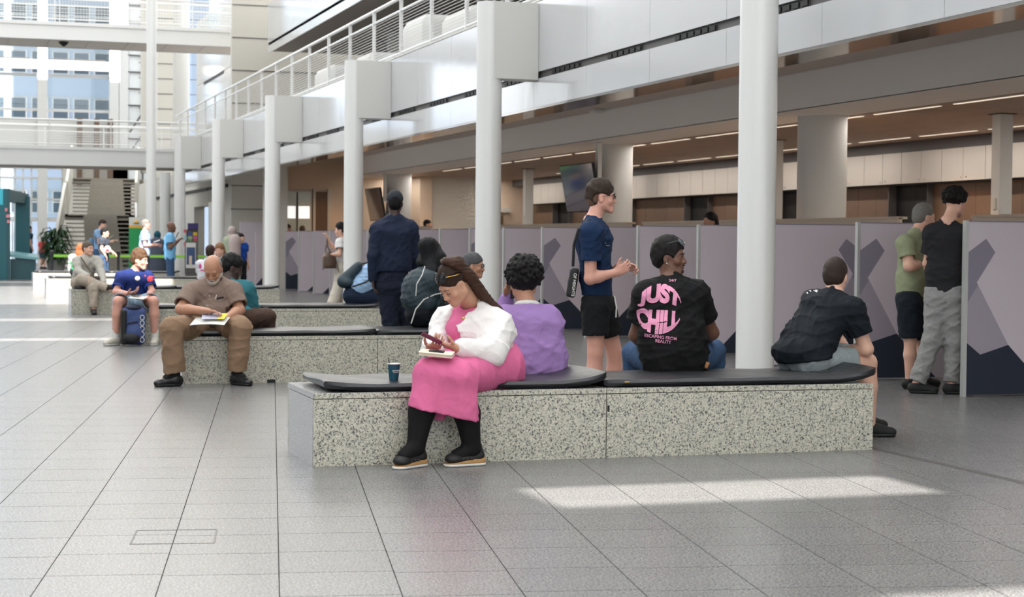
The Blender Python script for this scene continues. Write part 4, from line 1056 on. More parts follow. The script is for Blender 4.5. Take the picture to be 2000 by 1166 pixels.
def glasses(root,H,name='sunglasses',lens=None,frame_=None,up=0,fwd=0,tilt=0,arm=None,ls=(.026,.021),fr=.0022):
    """frame sits at height up (in head frame), pushed fwd"""
    lens=lens or mat('lens_dark',(12,12,14),.08,coat=.5); frame_=frame_ or M['black']
    root2=root
    m=MB(); y0=.100+fwd
    for q in (-1,1):
        c=(q*.031,y0,.008+up); pts=[]
        for i in range(17):
            a=2*PI*i/16; pts.append(tuple(H.p(c[0]+ls[0]*math.cos(a),y0-abs(c[0]+ls[0]*math.cos(a))*.22+tilt*ls[1]*math.sin(a),c[2]+ls[1]*math.sin(a))))
        m.tube(pts,fr,6,cap=False)
        m.tube([tuple(H.p(q*.056,y0-.012,.012+up)),tuple(H.p(q*.080,y0-.035,.012+up)),tuple(H.p(q*.081,-.0+fwd*.6,.010+up*.8)),tuple(H.p(q*.079,-.03+fwd*.6,-.008+up*.7))],fr*.8,5)
    m.tube([tuple(H.p(-.006,y0-.001,.012+up)),tuple(H.p(.006,y0-.001,.012+up))],fr,6)
    o=m.build(name,arm or frame_,root2,True)
    for q in (-1,1):
        v=[tuple(H.p(q*.031,y0+.001,.008+up))]; 
        for i in range(16):
            a=2*PI*i/16; v.append(tuple(H.p(q*.031+ls[0]*math.cos(a),y0-abs(q*.031+ls[0]*math.cos(a))*.22+tilt*ls[1]*math.sin(a),.008+up+ls[1]*math.sin(a))))
        mm=MB(); mm.add(v,[(0,1+i,1+(i+1)%16) for i in range(16)]); mm.build('lens',lens,o)
    return o
def decal(name, body, m, target, origin, xdir, ydir, size, warp=None, bold=.0, out=.0025, parent=None, step=.012, font_sx=1., vec=None, offset=(0,0)):
    """flat print: lettering (or polygon) tessellated and laid on the surface of target"""
    if vec is None:
        cu=bpy.data.curves.new(name,'FONT'); cu.body=body; cu.size=1; cu.align_x='CENTER'; cu.align_y='CENTER'; cu.offset=bold
        o=bpy.data.objects.new(name,cu); C.objects.link(o); bpy.context.view_layer.update()
        me=bpy.data.meshes.new_from_object(o.evaluated_get(bpy.context.evaluated_depsgraph_get())); bpy.data.objects.remove(o)
    else:
        me=bpy.data.meshes.new(name); me.from_pydata([(x,y,0) for x,y in vec[0]],[],vec[1])
    bm=bmesh.new(); bm.from_mesh(me)
    xs=[v.co.x for v in bm.verts]; ys=[v.co.y for v in bm.verts]; w=max(xs)-min(xs); cx=(max(xs)+min(xs))/2; cy=(max(ys)+min(ys))/2; hh=max(ys)-min(ys)
    for v in bm.verts: v.co.x=(v.co.x-cx)*font_sx; v.co.y-=cy
    w*=font_sx
    st=step/size
    for ax,ext in ((0,w),(1,hh)):
        n=int(ext/st)+1
        for i in range(1,n):
            c=-ext/2+ext*i/n; co=(c,0,0) if ax==0 else (0,c,0); no=(1,0,0) if ax==0 else (0,1,0)
            bmesh.ops.bisect_plane(bm,geom=bm.verts[:]+bm.edges[:]+bm.faces[:],plane_co=co,plane_no=no)
    from mathutils.bvhtree import BVHTree
    tw=target.matrix_world.copy() if False else Matrix.Translation(wloc(target))
    bmt=bmesh.new(); bmt.from_mesh(target.data); bmt.transform(tw); T=BVHTree.FromBMesh(bmt)
    xd=Vector(nrm(xdir)); yd=Vector(nrm(ydir)); nd=xd.cross(yd)   # nd points outward, to the viewer
    og=Vector(origin)
    kill=[]
    for v in bm.verts:
        x,y=v.co.x,v.co.y
        if warp: x,y=warp(x/(w/2),y/(hh/2))
        else: x,y=x*size,y*size
        p=og+xd*(x+offset[0])+yd*(y+offset[1]); hit=T.ray_cast(p+nd*.5,-nd,1.2)
        if hit[0] is None: kill.append(v); v.co=p
        else: v.co=hit[0]+nd*out
    if kill: bmesh.ops.delete(bm,geom=kill,context='VERTS')
    bm.to_mesh(me); bm.free(); bmt.free(); me.materials.clear(); me.materials.append(m)
    for p in me.polygons: p.use_smooth=True
    return link(name,me,parent)
def paper(name,label,cat,c,xd,yd,sx,sy,m,th=.003,bend=0,parent=None):
    x=nrm(xd); y=nrm(np.asarray(yd,float)-x*np.dot(yd,x)); n=np.cross(x,y); mb=MB(); vs=[];fs=[]
    N=6
    for k in (0,1):
        for i in range(N+1):
            u=i/N*2-1
            for j in (-1,1): vs.append(tuple(np.asarray(c)+x*sx*u/2+y*sy*j/2+n*(th*k-bend*u*u)))
    def id(k,i,j): return k*(N+1)*2+i*2+j
    for i in range(N):
        fs.append((id(1,i,0),id(1,i+1,0),id(1,i+1,1),id(1,i,1))); fs.append((id(0,i,1),id(0,i+1,1),id(0,i+1,0),id(0,i,0)))
        for j in (0,1): fs.append((id(0,i,j),id(0,i+1,j),id(1,i+1,j),id(1,i,j)))
    fs.append((id(0,0,0),id(0,0,1),id(1,0,1),id(1,0,0))); fs.append((id(0,N,0),id(0,N,1),id(1,N,1),id(1,N,0)))
    mb.add(vs,fs); o=mb.build(name,m,parent)
    if label: props(o,label,cat)
    return o
def phone(label,c,ydir,zdir,lit=True,sz=(.074,.150,.009),m=None):
    Fm=frame(ydir,zdir); c=np.asarray(c,float); t=thing('phone',tuple(c),label,'phone')
    B=Blob(); B.box(c,np.array(sz)/2,.001,'u',Fm,.004); mk('phone_body',[B.mesh(.003)],m or M['black'],t)
    x,y,z=Fm[:,0],Fm[:,1],Fm[:,2]; q=[c+x*a*sz[0]*.46+y*b*sz[1]*.47+z*sz[2]*.52 for a,b in ((-1,-1),(1,-1),(1,1),(-1,1))]
    mb=MB(); mb.prism(q,tuple(z*.0006)); mb.build('screen',mat('phone_screen',(60,64,74),.1) ,t)
    return t
# ---- procedural poses for the people farther away (local frame: r right, f forward, z up)
def pose(px,py_ref,Y,fd,h=1.75,kind='stand',lean=0,arms=None,legs=None,turn=None,hd=None,z0=0,hz=None,dx=0):
    p=at(px,py_ref,Y); o=V(p[0]+dx,Y,z0); f=nrm(D(fd[0],fd[1])); r=nrm(np.cross(f,ZZ)); s=h/1.75
    L=lambda a,b,c:o+r*a*s+f*b*s+ZZ*c*s
    J={}
    if kind=='stand':
        J['pelvis']=L(0,0,.93); J['neck']=L(0,.0+lean*.5,1.47); J['head']=L(0,.03+lean*.8,1.635)
        J['shL']=L(-.175,lean*.48,1.42); J['shR']=L(.175,lean*.48,1.42)
        J['elL']=L(-.23,-.03+lean*.3,1.13); J['elR']=L(.23,-.03+lean*.3,1.13); J['wrL']=L(-.24,.05+lean*.2,.89); J['wrR']=L(.24,.05+lean*.2,.89)
        for q,n in ((-1,'L'),(1,'R')):
            J['hip'+n]=L(q*.095,0,.90); J['knee'+n]=L(q*.10,.02,.49); J['ank'+n]=L(q*.10,-.02,.08); J['toe'+n]=f
    else:
        b=hz if hz is not None else .485
        J['pelvis']=L(0,0,0)+ZZ*(b+.10); J['neck']=J['pelvis']+(f*lean*.5+ZZ*.53)*s; J['head']=J['neck']+(f*(.04+lean*.15)+ZZ*.165)*s
        for q,n in ((-1,'L'),(1,'R')):
            J['sh'+n]=J['neck']+(r*q*.175-ZZ*.05-f*.0)*s; J['el'+n]=J['sh'+n]+(r*q*.05+f*.10-ZZ*.27)*s; J['wr'+n]=J['el'+n]+(f*.22-r*q*.08+ZZ*.0)*s
            J['hip'+n]=J['pelvis']+(r*q*.10-ZZ*.01)*s; J['knee'+n]=J['hip'+n]+(f*.42+r*q*.06)*s; kk=J['knee'+n]; J['knee'+n]=V(kk[0],kk[1],max(kk[2],.50)); kk=J['knee'+n]; J['ank'+n]=V(kk[0],kk[1],.08)-f*.02; J['toe'+n]=f
    if arms:
        for k_,v in arms.items(): J[k_]=J['sh'+k_[-1]]+(r*v[0]+f*v[1]+ZZ*v[2])*s
    if legs:
        for k_,v in legs.items(): J[k_]=o+(r*v[0]+f*v[1])*s+ZZ*v[2]*s
    J['_f']=f; J['_r']=r
    return fill(J)
# ================================================================ PEOPLE
A=at
cl=cloth
# ---- 1 woman in pink dress and white jacket
def woman_pink():
    J=dict(pelvis=A(948,712,10.66),waist=A(935,680,10.62),chest=A(924,640,10.62),neck=A(930,606,10.66),
      head=A(887,556,10.52),shL=A(972,640,10.50),shR=A(872,628,10.78),
      elL=A(958,688,10.28),wrL=A(893,680,10.21),elR=A(848,686,10.60),wrR=A(842,680,10.36),
      hipL=A(972,716,10.52),hipR=A(915,714,10.66),kneeL=A(902,738,10.10),kneeR=A(836,730,10.18),ankL=A(922,876,10.13),ankR=A(812,874,10.15),
      toeL=D(-.9,-.45),toeR=D(-.65,-.8))
    hf=D(-.60,-.48,-.62)
    root,H=pose_person('woman','woman in a pink dress and white jacket looking down at her phone',J,'mid',headfwd=hf,headup=(0,0,1),fat=.012,closed=True,hs=.0075,
      armr=(.06,.05,.034),legr=(.10,.07,.044),neckr=.058,hsz=.93,
      handargs=dict(L=dict(fwd=D(-.93,.05,.22),palm=D(.1,.35,.9),curl=(.35,.4,.45,.5),thumb=.6),R=dict(fwd=D(.25,-.55,.15),palm=D(.2,.2,.9),curl=(.35,.4,.45,.5),thumb=.5)))
    face_parts(H,root,mat('lips_rose',(160,92,84),.4),mat('brow_brown',(52,36,30),.6),closed=True,browth=.003)
    # tights legs over skin
    T=mat('tights_black',(20,19,20),.75,spec=.2)
    B=Blob()
    for s in 'LR': B.cone(J['knee'+s]*.58+J['ank'+s]*.42,J['knee'+s]*.5+J['ank'+s]*.5,.070,.076,.02); B.cone(J['knee'+s]*.5+J['ank'+s]*.5,J['ank'+s],.078,.054,.03); B.cone(J['ank'+s],J['ank'+s]+J['toe'+s]*.10-ZZ*.04,.052,.042,.02)
    mk('tights',[B.mesh(.007)],T,root)
    # dress
    pk=cl('pink',(208,104,146),.85,.35,10)
    B=Blob(); shirt_body(B,J,(.22,.19,.19),.42,None,.07)
    B.ell(J['chest']+D(-.09,-.09,-.01),(.075,.07,.07),.05); B.ell(J['chest']+D(-.12,.02,-.02),(.07,.07,.07),.05)
    B.ell(J['waist']+D(-.05,-.05,-.03),(.15,.15,.10),.06)
    B.cone(J['pelvis'],J['hipL'],.17,.155,.05); B.cone(J['pelvis'],J['hipR'],.16,.14,.05)
    B.cone(J['hipL'],J['kneeL'],.152,.088,.05); B.cone(J['hipR'],J['kneeR'],.14,.086,.05)
    mid=lambda a,b,t: a*(1-t)+b*t
    for t in (.25,.5,.75): B.cone(mid(J['hipL'],J['hipR'],t),mid(J['kneeL'],J['kneeR'],t)+ZZ*.0,.12,.080,.05)
    lowL=A(905,800,10.10); lowR=A(826,790,10.14)
    for t in (0,.2,.4,.6,.8,1): 
        a=mid(J['kneeL'],J['kneeR'],t); b=mid(lowL,lowR,t); B.cone(a,b+ZZ*-.06,.082 if t in(0,1) else .07,.094 if t in (0,1) else .070,.03)
    B.cone(J['neck'],J['chest'],.085,.10,.04)
    hp=A(865,808,10.1); hn=np.cross(nrm(A(935,828,10.05)-A(798,800,10.05)),D(0,1)); hn=hn if hn[2]<0 else -hn
    B.plane(hp,hn); B.cone(J['neck']+ZZ*.02,H.p(0,0,-.06),.060,.075,.01,'s')
    B.fold(.009,22,3,.9)
    d=mk('dress',[B.mesh(.008)],pk,root)
    # rear vent flap between the legs
    B=Blob(); B.cone(A(868,760,10.22),A(858,815,10.22),.05,.035,.02,flat=(D(0,1),.3)); B.plane(A(858,822,10.2),-ZZ); mk('dress_back_hem',[B.mesh(.007)],pk,root)
    # jacket
    wj=cl('white_jacket',(226,222,220),.8,.5,9)
    B=Blob(); shirt_body(B,J,(.235,.215,.222),.42,None,.07)
    B.ell(J['chest']+D(-.10,-.08,-.01),(.082,.08,.08),.05)
    B.cone(J['neck'],J['shL'],.075,.085,.05); B.cone(J['neck'],J['shR'],.075,.075,.05)
    # lower hem
    B.plane(A(960,705,10.5),nrm(D(.35,0,-1)))
    # opening at the front (towards lower left)
    o0=J['chest']+D(-.20,-.20,-.05)
    fr=nrm(D(-.75,-.66))
    sd=nrm(np.cross(fr,ZZ))
    B.box(J['chest']+fr*.21-ZZ*.06,V(.072,.17,.30),.02,'s',np.stack([sd,fr,ZZ],1),.05)
    B.cone(J['neck']+fr*.05,H.p(0,0,-.08)+fr*.03,.085,.10,.02,'s')
    for s,rr in (('L',(.105,.088,.060)),('R',(.088,.072,.052))):
        a,b,c=J['sh'+s],J['el'+s],J['wr'+s]; B.cone(a-ZZ*.02,b,rr[0],rr[1],.045); e=b+(c-b)*.82; B.cone(b,e,rr[1]*.98,rr[2],.03)
    B.fold(.012,28,11,.6); B.noise(.003,18,12)
    j=mk('jacket',[B.mesh(.0065)],wj,root)
    B=Blob()
    for s,rr in (('L',.047),('R',.042)):
        b,c=J['el'+s],J['wr'+s]; e=b+(c-b)*.80; B.cone(e,b+(c-b)*.97,rr,rr*.95,.01,cut=[(b+(c-b)*.99,c-b)])
    mk('cuff',[B.mesh(.0055)],wj,j)
    B=Blob()
    for q in (-1,1):
        pts=[J['neck']+sd*q*.075+fr*.0+ZZ*.035, J['chest']+sd*q*.085+fr*.135+ZZ*.02, J['chest']+sd*q*.095+fr*.15-ZZ*.12, J['waist']+sd*q*.10+fr*.17-ZZ*.05]
    # hair
    hb=hairm('brown_long',(66,44,34))
    B=Blob(); H.e(B,(0,-.018,.045),(.084,.106,.096),.01); H.e(B,(0,-.02,.115),(.050,.065,.032),.02)
    H.e(B,(0,.120,-.040),(.085,.098,.105),.006,'s')
    for q in (-1,1): H.e(B,(q*.086,.014,-.014),(.030,.044,.046),.006,'s')
    B.plane(H.p(0,0,-.05),H.M@V(0,.7,-1)); B.noise(.003,50,2,(1,4,1))
    mk('hair',[B.mesh(.005)],hairm('dark_brown_front',(48,32,25)),root)
    B=Blob()
    for i,(o1,o2) in enumerate(((0,0),(.02,-.02),(-.02,.02),(.035,.0),(-.03,-.03))):
        pts=[A(869,511,10.50)+V(o1*.3,o2,0),A(890,513,10.48)+V(o1*.4,o2,o1*.2),A(914,538,10.50)+V(o1*.5,o2,-o1*.4),A(938,570,10.55)+V(o1*.8,o2,-o1),A(967,600,10.56)+V(o1,o2,-o1*.7),A(996,628,10.55)+V(o1*.4,o2,-abs(o1)*.8)]
        B.chain(pts,[.020,.028,.030,.025,.016,.004],.02)
    B.cone(A(900,528,10.52),A(928,580,10.62),.045,.03,.03)
    B.noise(.0035,70,4,(.5,3,3)); mk('ponytail_hair',[B.mesh(.005)],hb,root)
    g=glasses(root,H,up=.094,fwd=-.030,arm=mat('lens_frame_black',(16,16,17),.2),fr=.003,ls=(.030,.026),tilt=-.7)
    mb=MB(); q=1 if H.p(.08,0,0)[1]<H.p(-.08,0,0)[1] else -1; mb.tube([tuple(H.p(q*.062,.055,.105)),tuple(H.p(q*.088,.01,.085)),tuple(H.p(q*.089,-.02,.070))],.0028,6); mb.build('gold_temple',mat('gold',(206,166,84),.25,metal=1),g,True)
    # necklace & earring
    mb=MB(); c=J['neck']; mb.tube([tuple(c+sd*-.055+fr*.05+ZZ*.0),tuple(c+fr*.125-sd*.03-ZZ*.07),tuple(c+fr*.150-ZZ*.105),tuple(c+fr*.125+sd*.03-ZZ*.07),tuple(c+sd*.055+fr*.05)],.0022,5); mb.build('necklace',mat('gold',(206,166,84),.25,metal=1),root,True)
    B=Blob(); B.ell(A(905,622,10.33),(.009,.009,.012),0); mk('pendant',[B.mesh(.003)],mat('gold',(0,0,0)),root)
    B=Blob(); B.ell(H.p(-.084,-.002,-.046) if H.p(-.084,0,0)[1]<H.p(.084,0,0)[1] else H.p(.084,-.002,-.046),(.006,.006,.006),0); mk('earring',[B.mesh(.002)],mat('gold',(0,0,0)),root)
    # nails
    # sandals
    sol=mat('cork_sole',(176,134,84),.7); bl=mat('black_strap',(24,23,24),.6)
    for s in 'LR':
        an=J['ank'+s]; d=nrm(J['toe'+s]); base=V(an[0],an[1],0); r=np.cross(d,ZZ); Fm=np.stack([r,d,ZZ],1); p=lambda x,y,z:base+Fm@V(x,y,z)
        B=Blob(); B.cone(p(0,-.035,.055),p(0,.12,.045),.042,.045,.02,flat=(ZZ,.8)); B.cone(p(0,-.035,.07),p(0,-.02,.115),.040,.042,.02); B.ell(p(0,.125,.045),(.048,.05,.030),.02); B.plane(p(0,0,.030),-ZZ)
        B.plane(p(0,0,.125),ZZ); o=mk('sandal',[B.mesh(.006)],bl,root)
        B=Blob(); B.cone(p(0,-.045,.03),p(0,.135,.02),.043,.048,.02); B.plane(p(0,0,.016),-ZZ); B.plane(p(0,.0,.044),nrm(Fm@V(0,.14,1))); mk('cork_sole',[B.mesh(.005)],sol,o)
        B=Blob(); B.cone(p(0,-.045,.01),p(0,.135,.01),.045,.050,.02); B.plane(p(0,0,.0012),-ZZ); B.plane(p(0,0,.018),ZZ); mk('white_sole',[B.mesh(.005)],M['white2'],o)
        for q in (-.03,.0,.03): H2=MB(); H2.tube([tuple(p(-.045,.05+q,.04)),tuple(p(-.02,.05+q,.084)),tuple(p(.02,.05+q,.084)),tuple(p(.045,.05+q,.04))],.007,6); H2.build('strap',bl,o,True)
    # phone with pink case, booklet on lap
    ph=phone('pink-cased phone held by the woman in pink',A(843,661,10.19),D(-.85,-.1,.42),D(.35,.35,.8),m=mat('pink_case',(120,24,66),.4),sz=(.068,.135,.008))
    t=thing('booklet',tuple(A(853,687,10.12)),'small cream booklet lying on the lap of the woman in pink','book')
    c=A(853,688,10.13); xd=D(.97,-.1,-.08); yd=D(.15,1,.1)
    paper('cover',None,None,c,xd,yd,.20,.13,mat('booklet_cover',(226,214,196),.6),.003,parent=t); paper('pages',None,None,c-ZZ*.012,xd,yd,.192,.122,mat('booklet_pages',(206,190,164),.8),.012,parent=t); paper('back_cover',None,None,c-ZZ*.016,xd,yd,.20,.13,mat('booklet_cover',(0,0,0)),.003,parent=t)
    paper('dark_phone',None,None,c+ZZ*.004,xd,yd,.09,.05,M['black'],.006,parent=t)
    # nails on left hand
    return root
woman_pink()
# ---- 2 purple sweater
def purple():
    J=dict(pelvis=A(1048,716,10.98),neck=A(1032,604,11.06),chest=A(1042,640,11.03),waist=A(1048,686,11.0),head=A(1022,556,11.12),
      shL=A(986,622,11.05),shR=A(1068,624,11.05),elL=A(972,628,11.36),wrL=A(991,583,11.36),elR=A(1084,680,11.12),wrR=A(1066,690,11.38),
      kneeL=A(1015,705,11.42),kneeR=A(1072,705,11.42),ankL=A(1015,830,11.45),ankR=A(1072,830,11.45),toeL=D(0,1),toeR=D(0,1))
    fill(J); 
    for s in 'LR': J['ank'+s][2]=.08
    root,H=pose_person('woman','person in a purple sweater seated with back turned, phone at the ear',J,'tan',headfwd=D(-.18,.95,-.05),detail=False,hs=.009,hsz=.95,
       handargs=dict(L=dict(fwd=D(.05,-.05,1),palm=D(.9,-.5,0),curl=(.45,.5,.5,.55),thumb=.3)))
    sw=cl('purple_sweater',(146,116,168),.9,.5,8)
    def ex(B): B.ell(J['waist']+D(0,.02,-.03),(.19,.13,.11),.06)
    shirt(root,J,sw,(.20,.18,.192),.44,sr=(.085,.066),longr=.05,lfrac=.9,name='sweater',hs=.008,wr=.0045,extra=ex,hem=J['pelvis']-ZZ*.092,neckcut=.058)
    B=Blob(); u=nrm(J['head']-J['neck']); 
    n=16; a=RH; b=nrm(np.cross(u,a))
    for i in range(n):
        q=lambda i:J['neck']+u*.030+(a*math.cos(2*PI*i/n)*.068+b*math.sin(2*PI*i/n)*.062); B.cone(q(i),q(i+1),.017,.017,.004)
    mk('white_collar',[B.mesh(.005)],M['white2'],root)
    pants(root,J,cl('dark_trouser',(24,26,32)),.145,(.085,.075),.06,top=.04)
    hair(root,H,hairm('black_curly',(14,12,12)),'afro',r=(.118,.118,.125),c=(0,-.03,.075),nb=420,hs=.0055,nape=-.075)
    B=Blob(); B.ell(H.p(.078,.005,-.045),(.005,.005,.010),0); mk('earring',[B.mesh(.002)],mat('gold',(0,0,0)),root)
    phone('dark phone held to the ear of the purple sweater person',A(1002,562,11.30),D(.05,0,1),D(-1,.3,0))
    shoe(root,V(J['ankL'][0],J['ankL'][1],0),J['toeL'],M['black'],M['black'],hs=.009); shoe(root,V(J['ankR'][0],J['ankR'][1],0),J['toeR'],M['black'],M['black'],hs=.009)
purple()
# ---- 3 black t-shirt with pink back print
def justchill():
    J=dict(pelvis=A(1318,706,11.0),neck=A(1310,548,11.12),chest=A(1307,590,11.08),waist=A(1312,655,11.02),head=A(1308,503,11.16),
      shL=A(1262,577,11.08),shR=A(1358,574,11.08),elL=A(1243,655,11.18),wrL=A(1262,672,11.42),elR=A(1390,650,11.18),wrR=A(1370,662,11.44),
      kneeL=A(1240,690,11.46),kneeR=A(1392,688,11.46),ankL=A(1240,830,11.5),ankR=A(1392,830,11.5),toeL=D(-.2,1),toeR=D(.2,1)); fill(J)
    for s in 'LR': J['ank'+s][2]=.08
    J['hipL']=J['pelvis']+D(-.11,0.05); J['hipR']=J['pelvis']+D(.11,.05)
    root,H=pose_person('man','man in a black t-shirt with round pink back print, looking right',J,'brown',headfwd=D(.93,-.32,.0),hs=.0085,headsc=1.02,armr=(.056,.050,.032),
       handargs=dict(R=dict(fwd=D(-.8,.4,0)),L=dict(fwd=D(.8,.4,0))))
    face_parts(H,root,mat('lips_brown',(120,76,66),.4),mat('beard_black',(22,18,16),.8),look=.003)
    B=Blob()
    H.e(B,(0,.079,-.093),(.026,.020,.015),.01); H.e(B,(0,.0995,-.0495),(.023,.006,.0045),.005)
    for q in (-1,1): H.co(B,(q*.060,.012,-.058),(q*.030,.060,-.094),.014,.011,.008)
    H.e(B,(0,.10,-.066),(.020,.012,.007),.003,'s'); B.noise(.001,200,3)
    mk('beard',[B.mesh(.0035)],mat('beard_soft',(34,26,22),.9),root)
    hair(root,H,hairm('black_short',(20,16,15)),'short',t=.019,top=.006,n=.005,hl=.060,nape=-.05)
    tb=cl('black_tee',(20,20,21),.85,.5,8)
    def ex(B): B.ell(J['waist']+D(0,.0,-.1),(.215,.165,.12),.06); B.cone(J['shL'],J['shR'],.085,.085,.05)
    s=shirt(root,J,tb,(.225,.215,.22),.45,sl=.66,sr=(.090,.086),hs=.0075,wr=.0055,extra=ex,hem=J['pelvis']-ZZ*.075,hemn=D(0,.15,-1))
    pants(root,J,cl('blue_jeans',(52,76,108),.85,.5,14),.185,(.115,.088),.07,name='jeans',top=.06)
    B=Blob(); B.box(A(1376,711,10.90),V(.03,.006,.022),.001,'u',frame(D(.3,1),D(.5,0,1)),.003); mk('leather_patch',[B.mesh(.004)],mat('leather_tan',(166,112,62),.6),root)
    glasses(root,H,up=.098,fwd=-.010,tilt=-.6,lens=mat('lens_grey',(90,96,100),.1),frame_=mat('grey_frame',(70,74,76),.3),fr=.0028)
    B=Blob(); q=1 if H.p(.08,0,0)[1]<H.p(-.08,0,0)[1] else -1
    B.ell(H.p(q*.086,.002,-.038),(.0055,.0055,.0055),0); mk('ear_stud',[B.mesh(.002)],M['white'],root)
    pkp=mat('print_pink',(222,146,178),.75)
    xd=nrm(D(1,0,-.10)); yd=nrm(D(.10,0,1)); R_=.152
    org=A(1291,605,10.8)
    def wj(top):
        def w(x,y):
            yy=(y+1)/2; x=x*.97; env=math.sqrt(max(0,1-x*x*.93)); bend=.10*math.sin(x*3)
            return (x*R_*.98, R_*1.12*( .02+bend*.25+yy*(env-.02)) if top else R_*1.12*(-.03+bend*.25-(1-yy)*(env-.03)))
        return w
    decal('back_print','JUST',pkp,s,org,xd,yd,.1,warp=wj(True),bold=.06,parent=root,step=.010)
    decal('back_print','CHILL',pkp,s,org,xd,yd,.1,warp=wj(False),bold=.06,parent=root,step=.010)
    decal('small_print','ESCAPING FROM',pkp,s,org,xd,nrm(D(.02,0,1)),.030,bold=.01,parent=root,offset=(.012,-.185),font_sx=.95)
    decal('small_print','REALITY',pkp,s,org,xd,nrm(D(.02,0,1)),.030,bold=.01,parent=root,offset=(.03,-.212),font_sx=.95)
    decal('small_print','24/7',pkp,s,A(1320,549,10.8),nrm(D(1,0,-.02)),ZZ,.024,bold=.01,parent=root,font_sx=1.2)
    for q in 'LR': shoe(root,V(J['ank'+q][0],J['ank'+q][1],0),J['toe'+q],M['black'],M['white2'],hs=.009)
justchill()
# ---- 4 dark tee man at right bench end
def benchend():
    J=dict(pelvis=A(1568,702,10.90),neck=A(1630,578,11.05),chest=A(1610,612,11.02),waist=A(1583,664,10.95),head=A(1632,541,11.12),
      shR=A(1664,608,10.86),shL=A(1592,590,11.2),elR=A(1692,682,10.84),wrR=A(1650,684,11.0),elL=A(1640,670,11.4),wrL=A(1650,688,11.15),
      hipR=A(1582,708,10.84),hipL=A(1575,700,11.02),kneeR=A(1694,708,10.92),kneeL=A(1680,700,11.35),ankR=A(1697,842,10.98),ankL=A(1690,838,11.4),toeR=D(1,.15),toeL=D(.9,.5)); fill(J)
    root,H=pose_person('man','man in a dark t-shirt and grey shorts leaning forward at the right bench end',J,'light',headfwd=D(.45,.85,-.1),hs=.0085,detail=False,armr=(.055,.048,.034),legr=(.09,.066,.05),
       handargs=dict(R=dict(fwd=D(-.9,.3,-.1),palm=D(.1,.5,-.8))))
    hair(root,H,hairm('brown_crop',(50,38,32)),'short',t=.009,n=.002,hl=.06,nape=-.058)
    s=shirt(root,J,cl('ink_tee',(22,27,33),.85,.5,8),(.205,.19,.20),.42,sl=.62,sr=(.092,.084),hs=.0075,wr=.006,extra=lambda B:B.ell(J['pelvis']+D(-.02,-.02,.05),(.20,.175,.11),.04),hem=J['pelvis']+D(-.05,0,-.015),hemn=nrm(D(.12,0,-1)))
    pants(root,J,cl('grey_shorts',(132,140,142),.85,.5,12),.185,(.115,.105),.06,frac=.72,name='shorts',top=.06,hs=.0085)
    for q in 'LR': shoe(root,V(J['ank'+q][0],J['ank'+q][1],0),J['toe'+q],mat('black_mesh_shoe',(20,20,21),.7),M['black'],hs=.007)
    wp=mat('print_white',(214,216,214),.7); yd=nrm(D(-.3,0,1)); xd=nrm(D(1,0,.12))
    # skyline-like outline mark
    pts=[(-1,-.1),(-.8,.1),(-.55,.12),(-.4,.35),(-.1,.35),(0,.1),(.2,.1),(.25,.4),(.45,.2),(.6,.45),(.75,.15),(1,.3)]
    vv=[];ff=[]
    for i,(x,y) in enumerate(pts): vv+=[(x,y-.06),(x,y+.06)]
    for i in range(len(pts)-1): ff.append((2*i,2*i+2,2*i+3,2*i+1))
    n=len(vv); vv+=[(x,y-.28) for x,y in vv]; ff+=[tuple(n+q for q in f) for f in ff]
    decal('neck_print','',wp,s,A(1594,571,10.7),xd,yd,.088,vec=(vv,ff),parent=root,step=.01,out=.006)
    t=thing('phone',tuple(A(1606,726,10.62)),'dark phone lying on the pad beside the man in grey shorts','phone'); c=A(1606,725,10.62)
    B=Blob(); B.box(V(c[0],c[1],.491),V(.075,.036,.0045),.001,'u',None,.004); mk('phone_body',[B.mesh(.003)],M['black'],t); B=Blob(); B.box(V(c[0],c[1],.4865),V(.077,.038,.0025),.001,'u',None,.002); mk('case_edge',[B.mesh(.0025)],mat('leather_tan',(0,0,0)),t)
benchend()
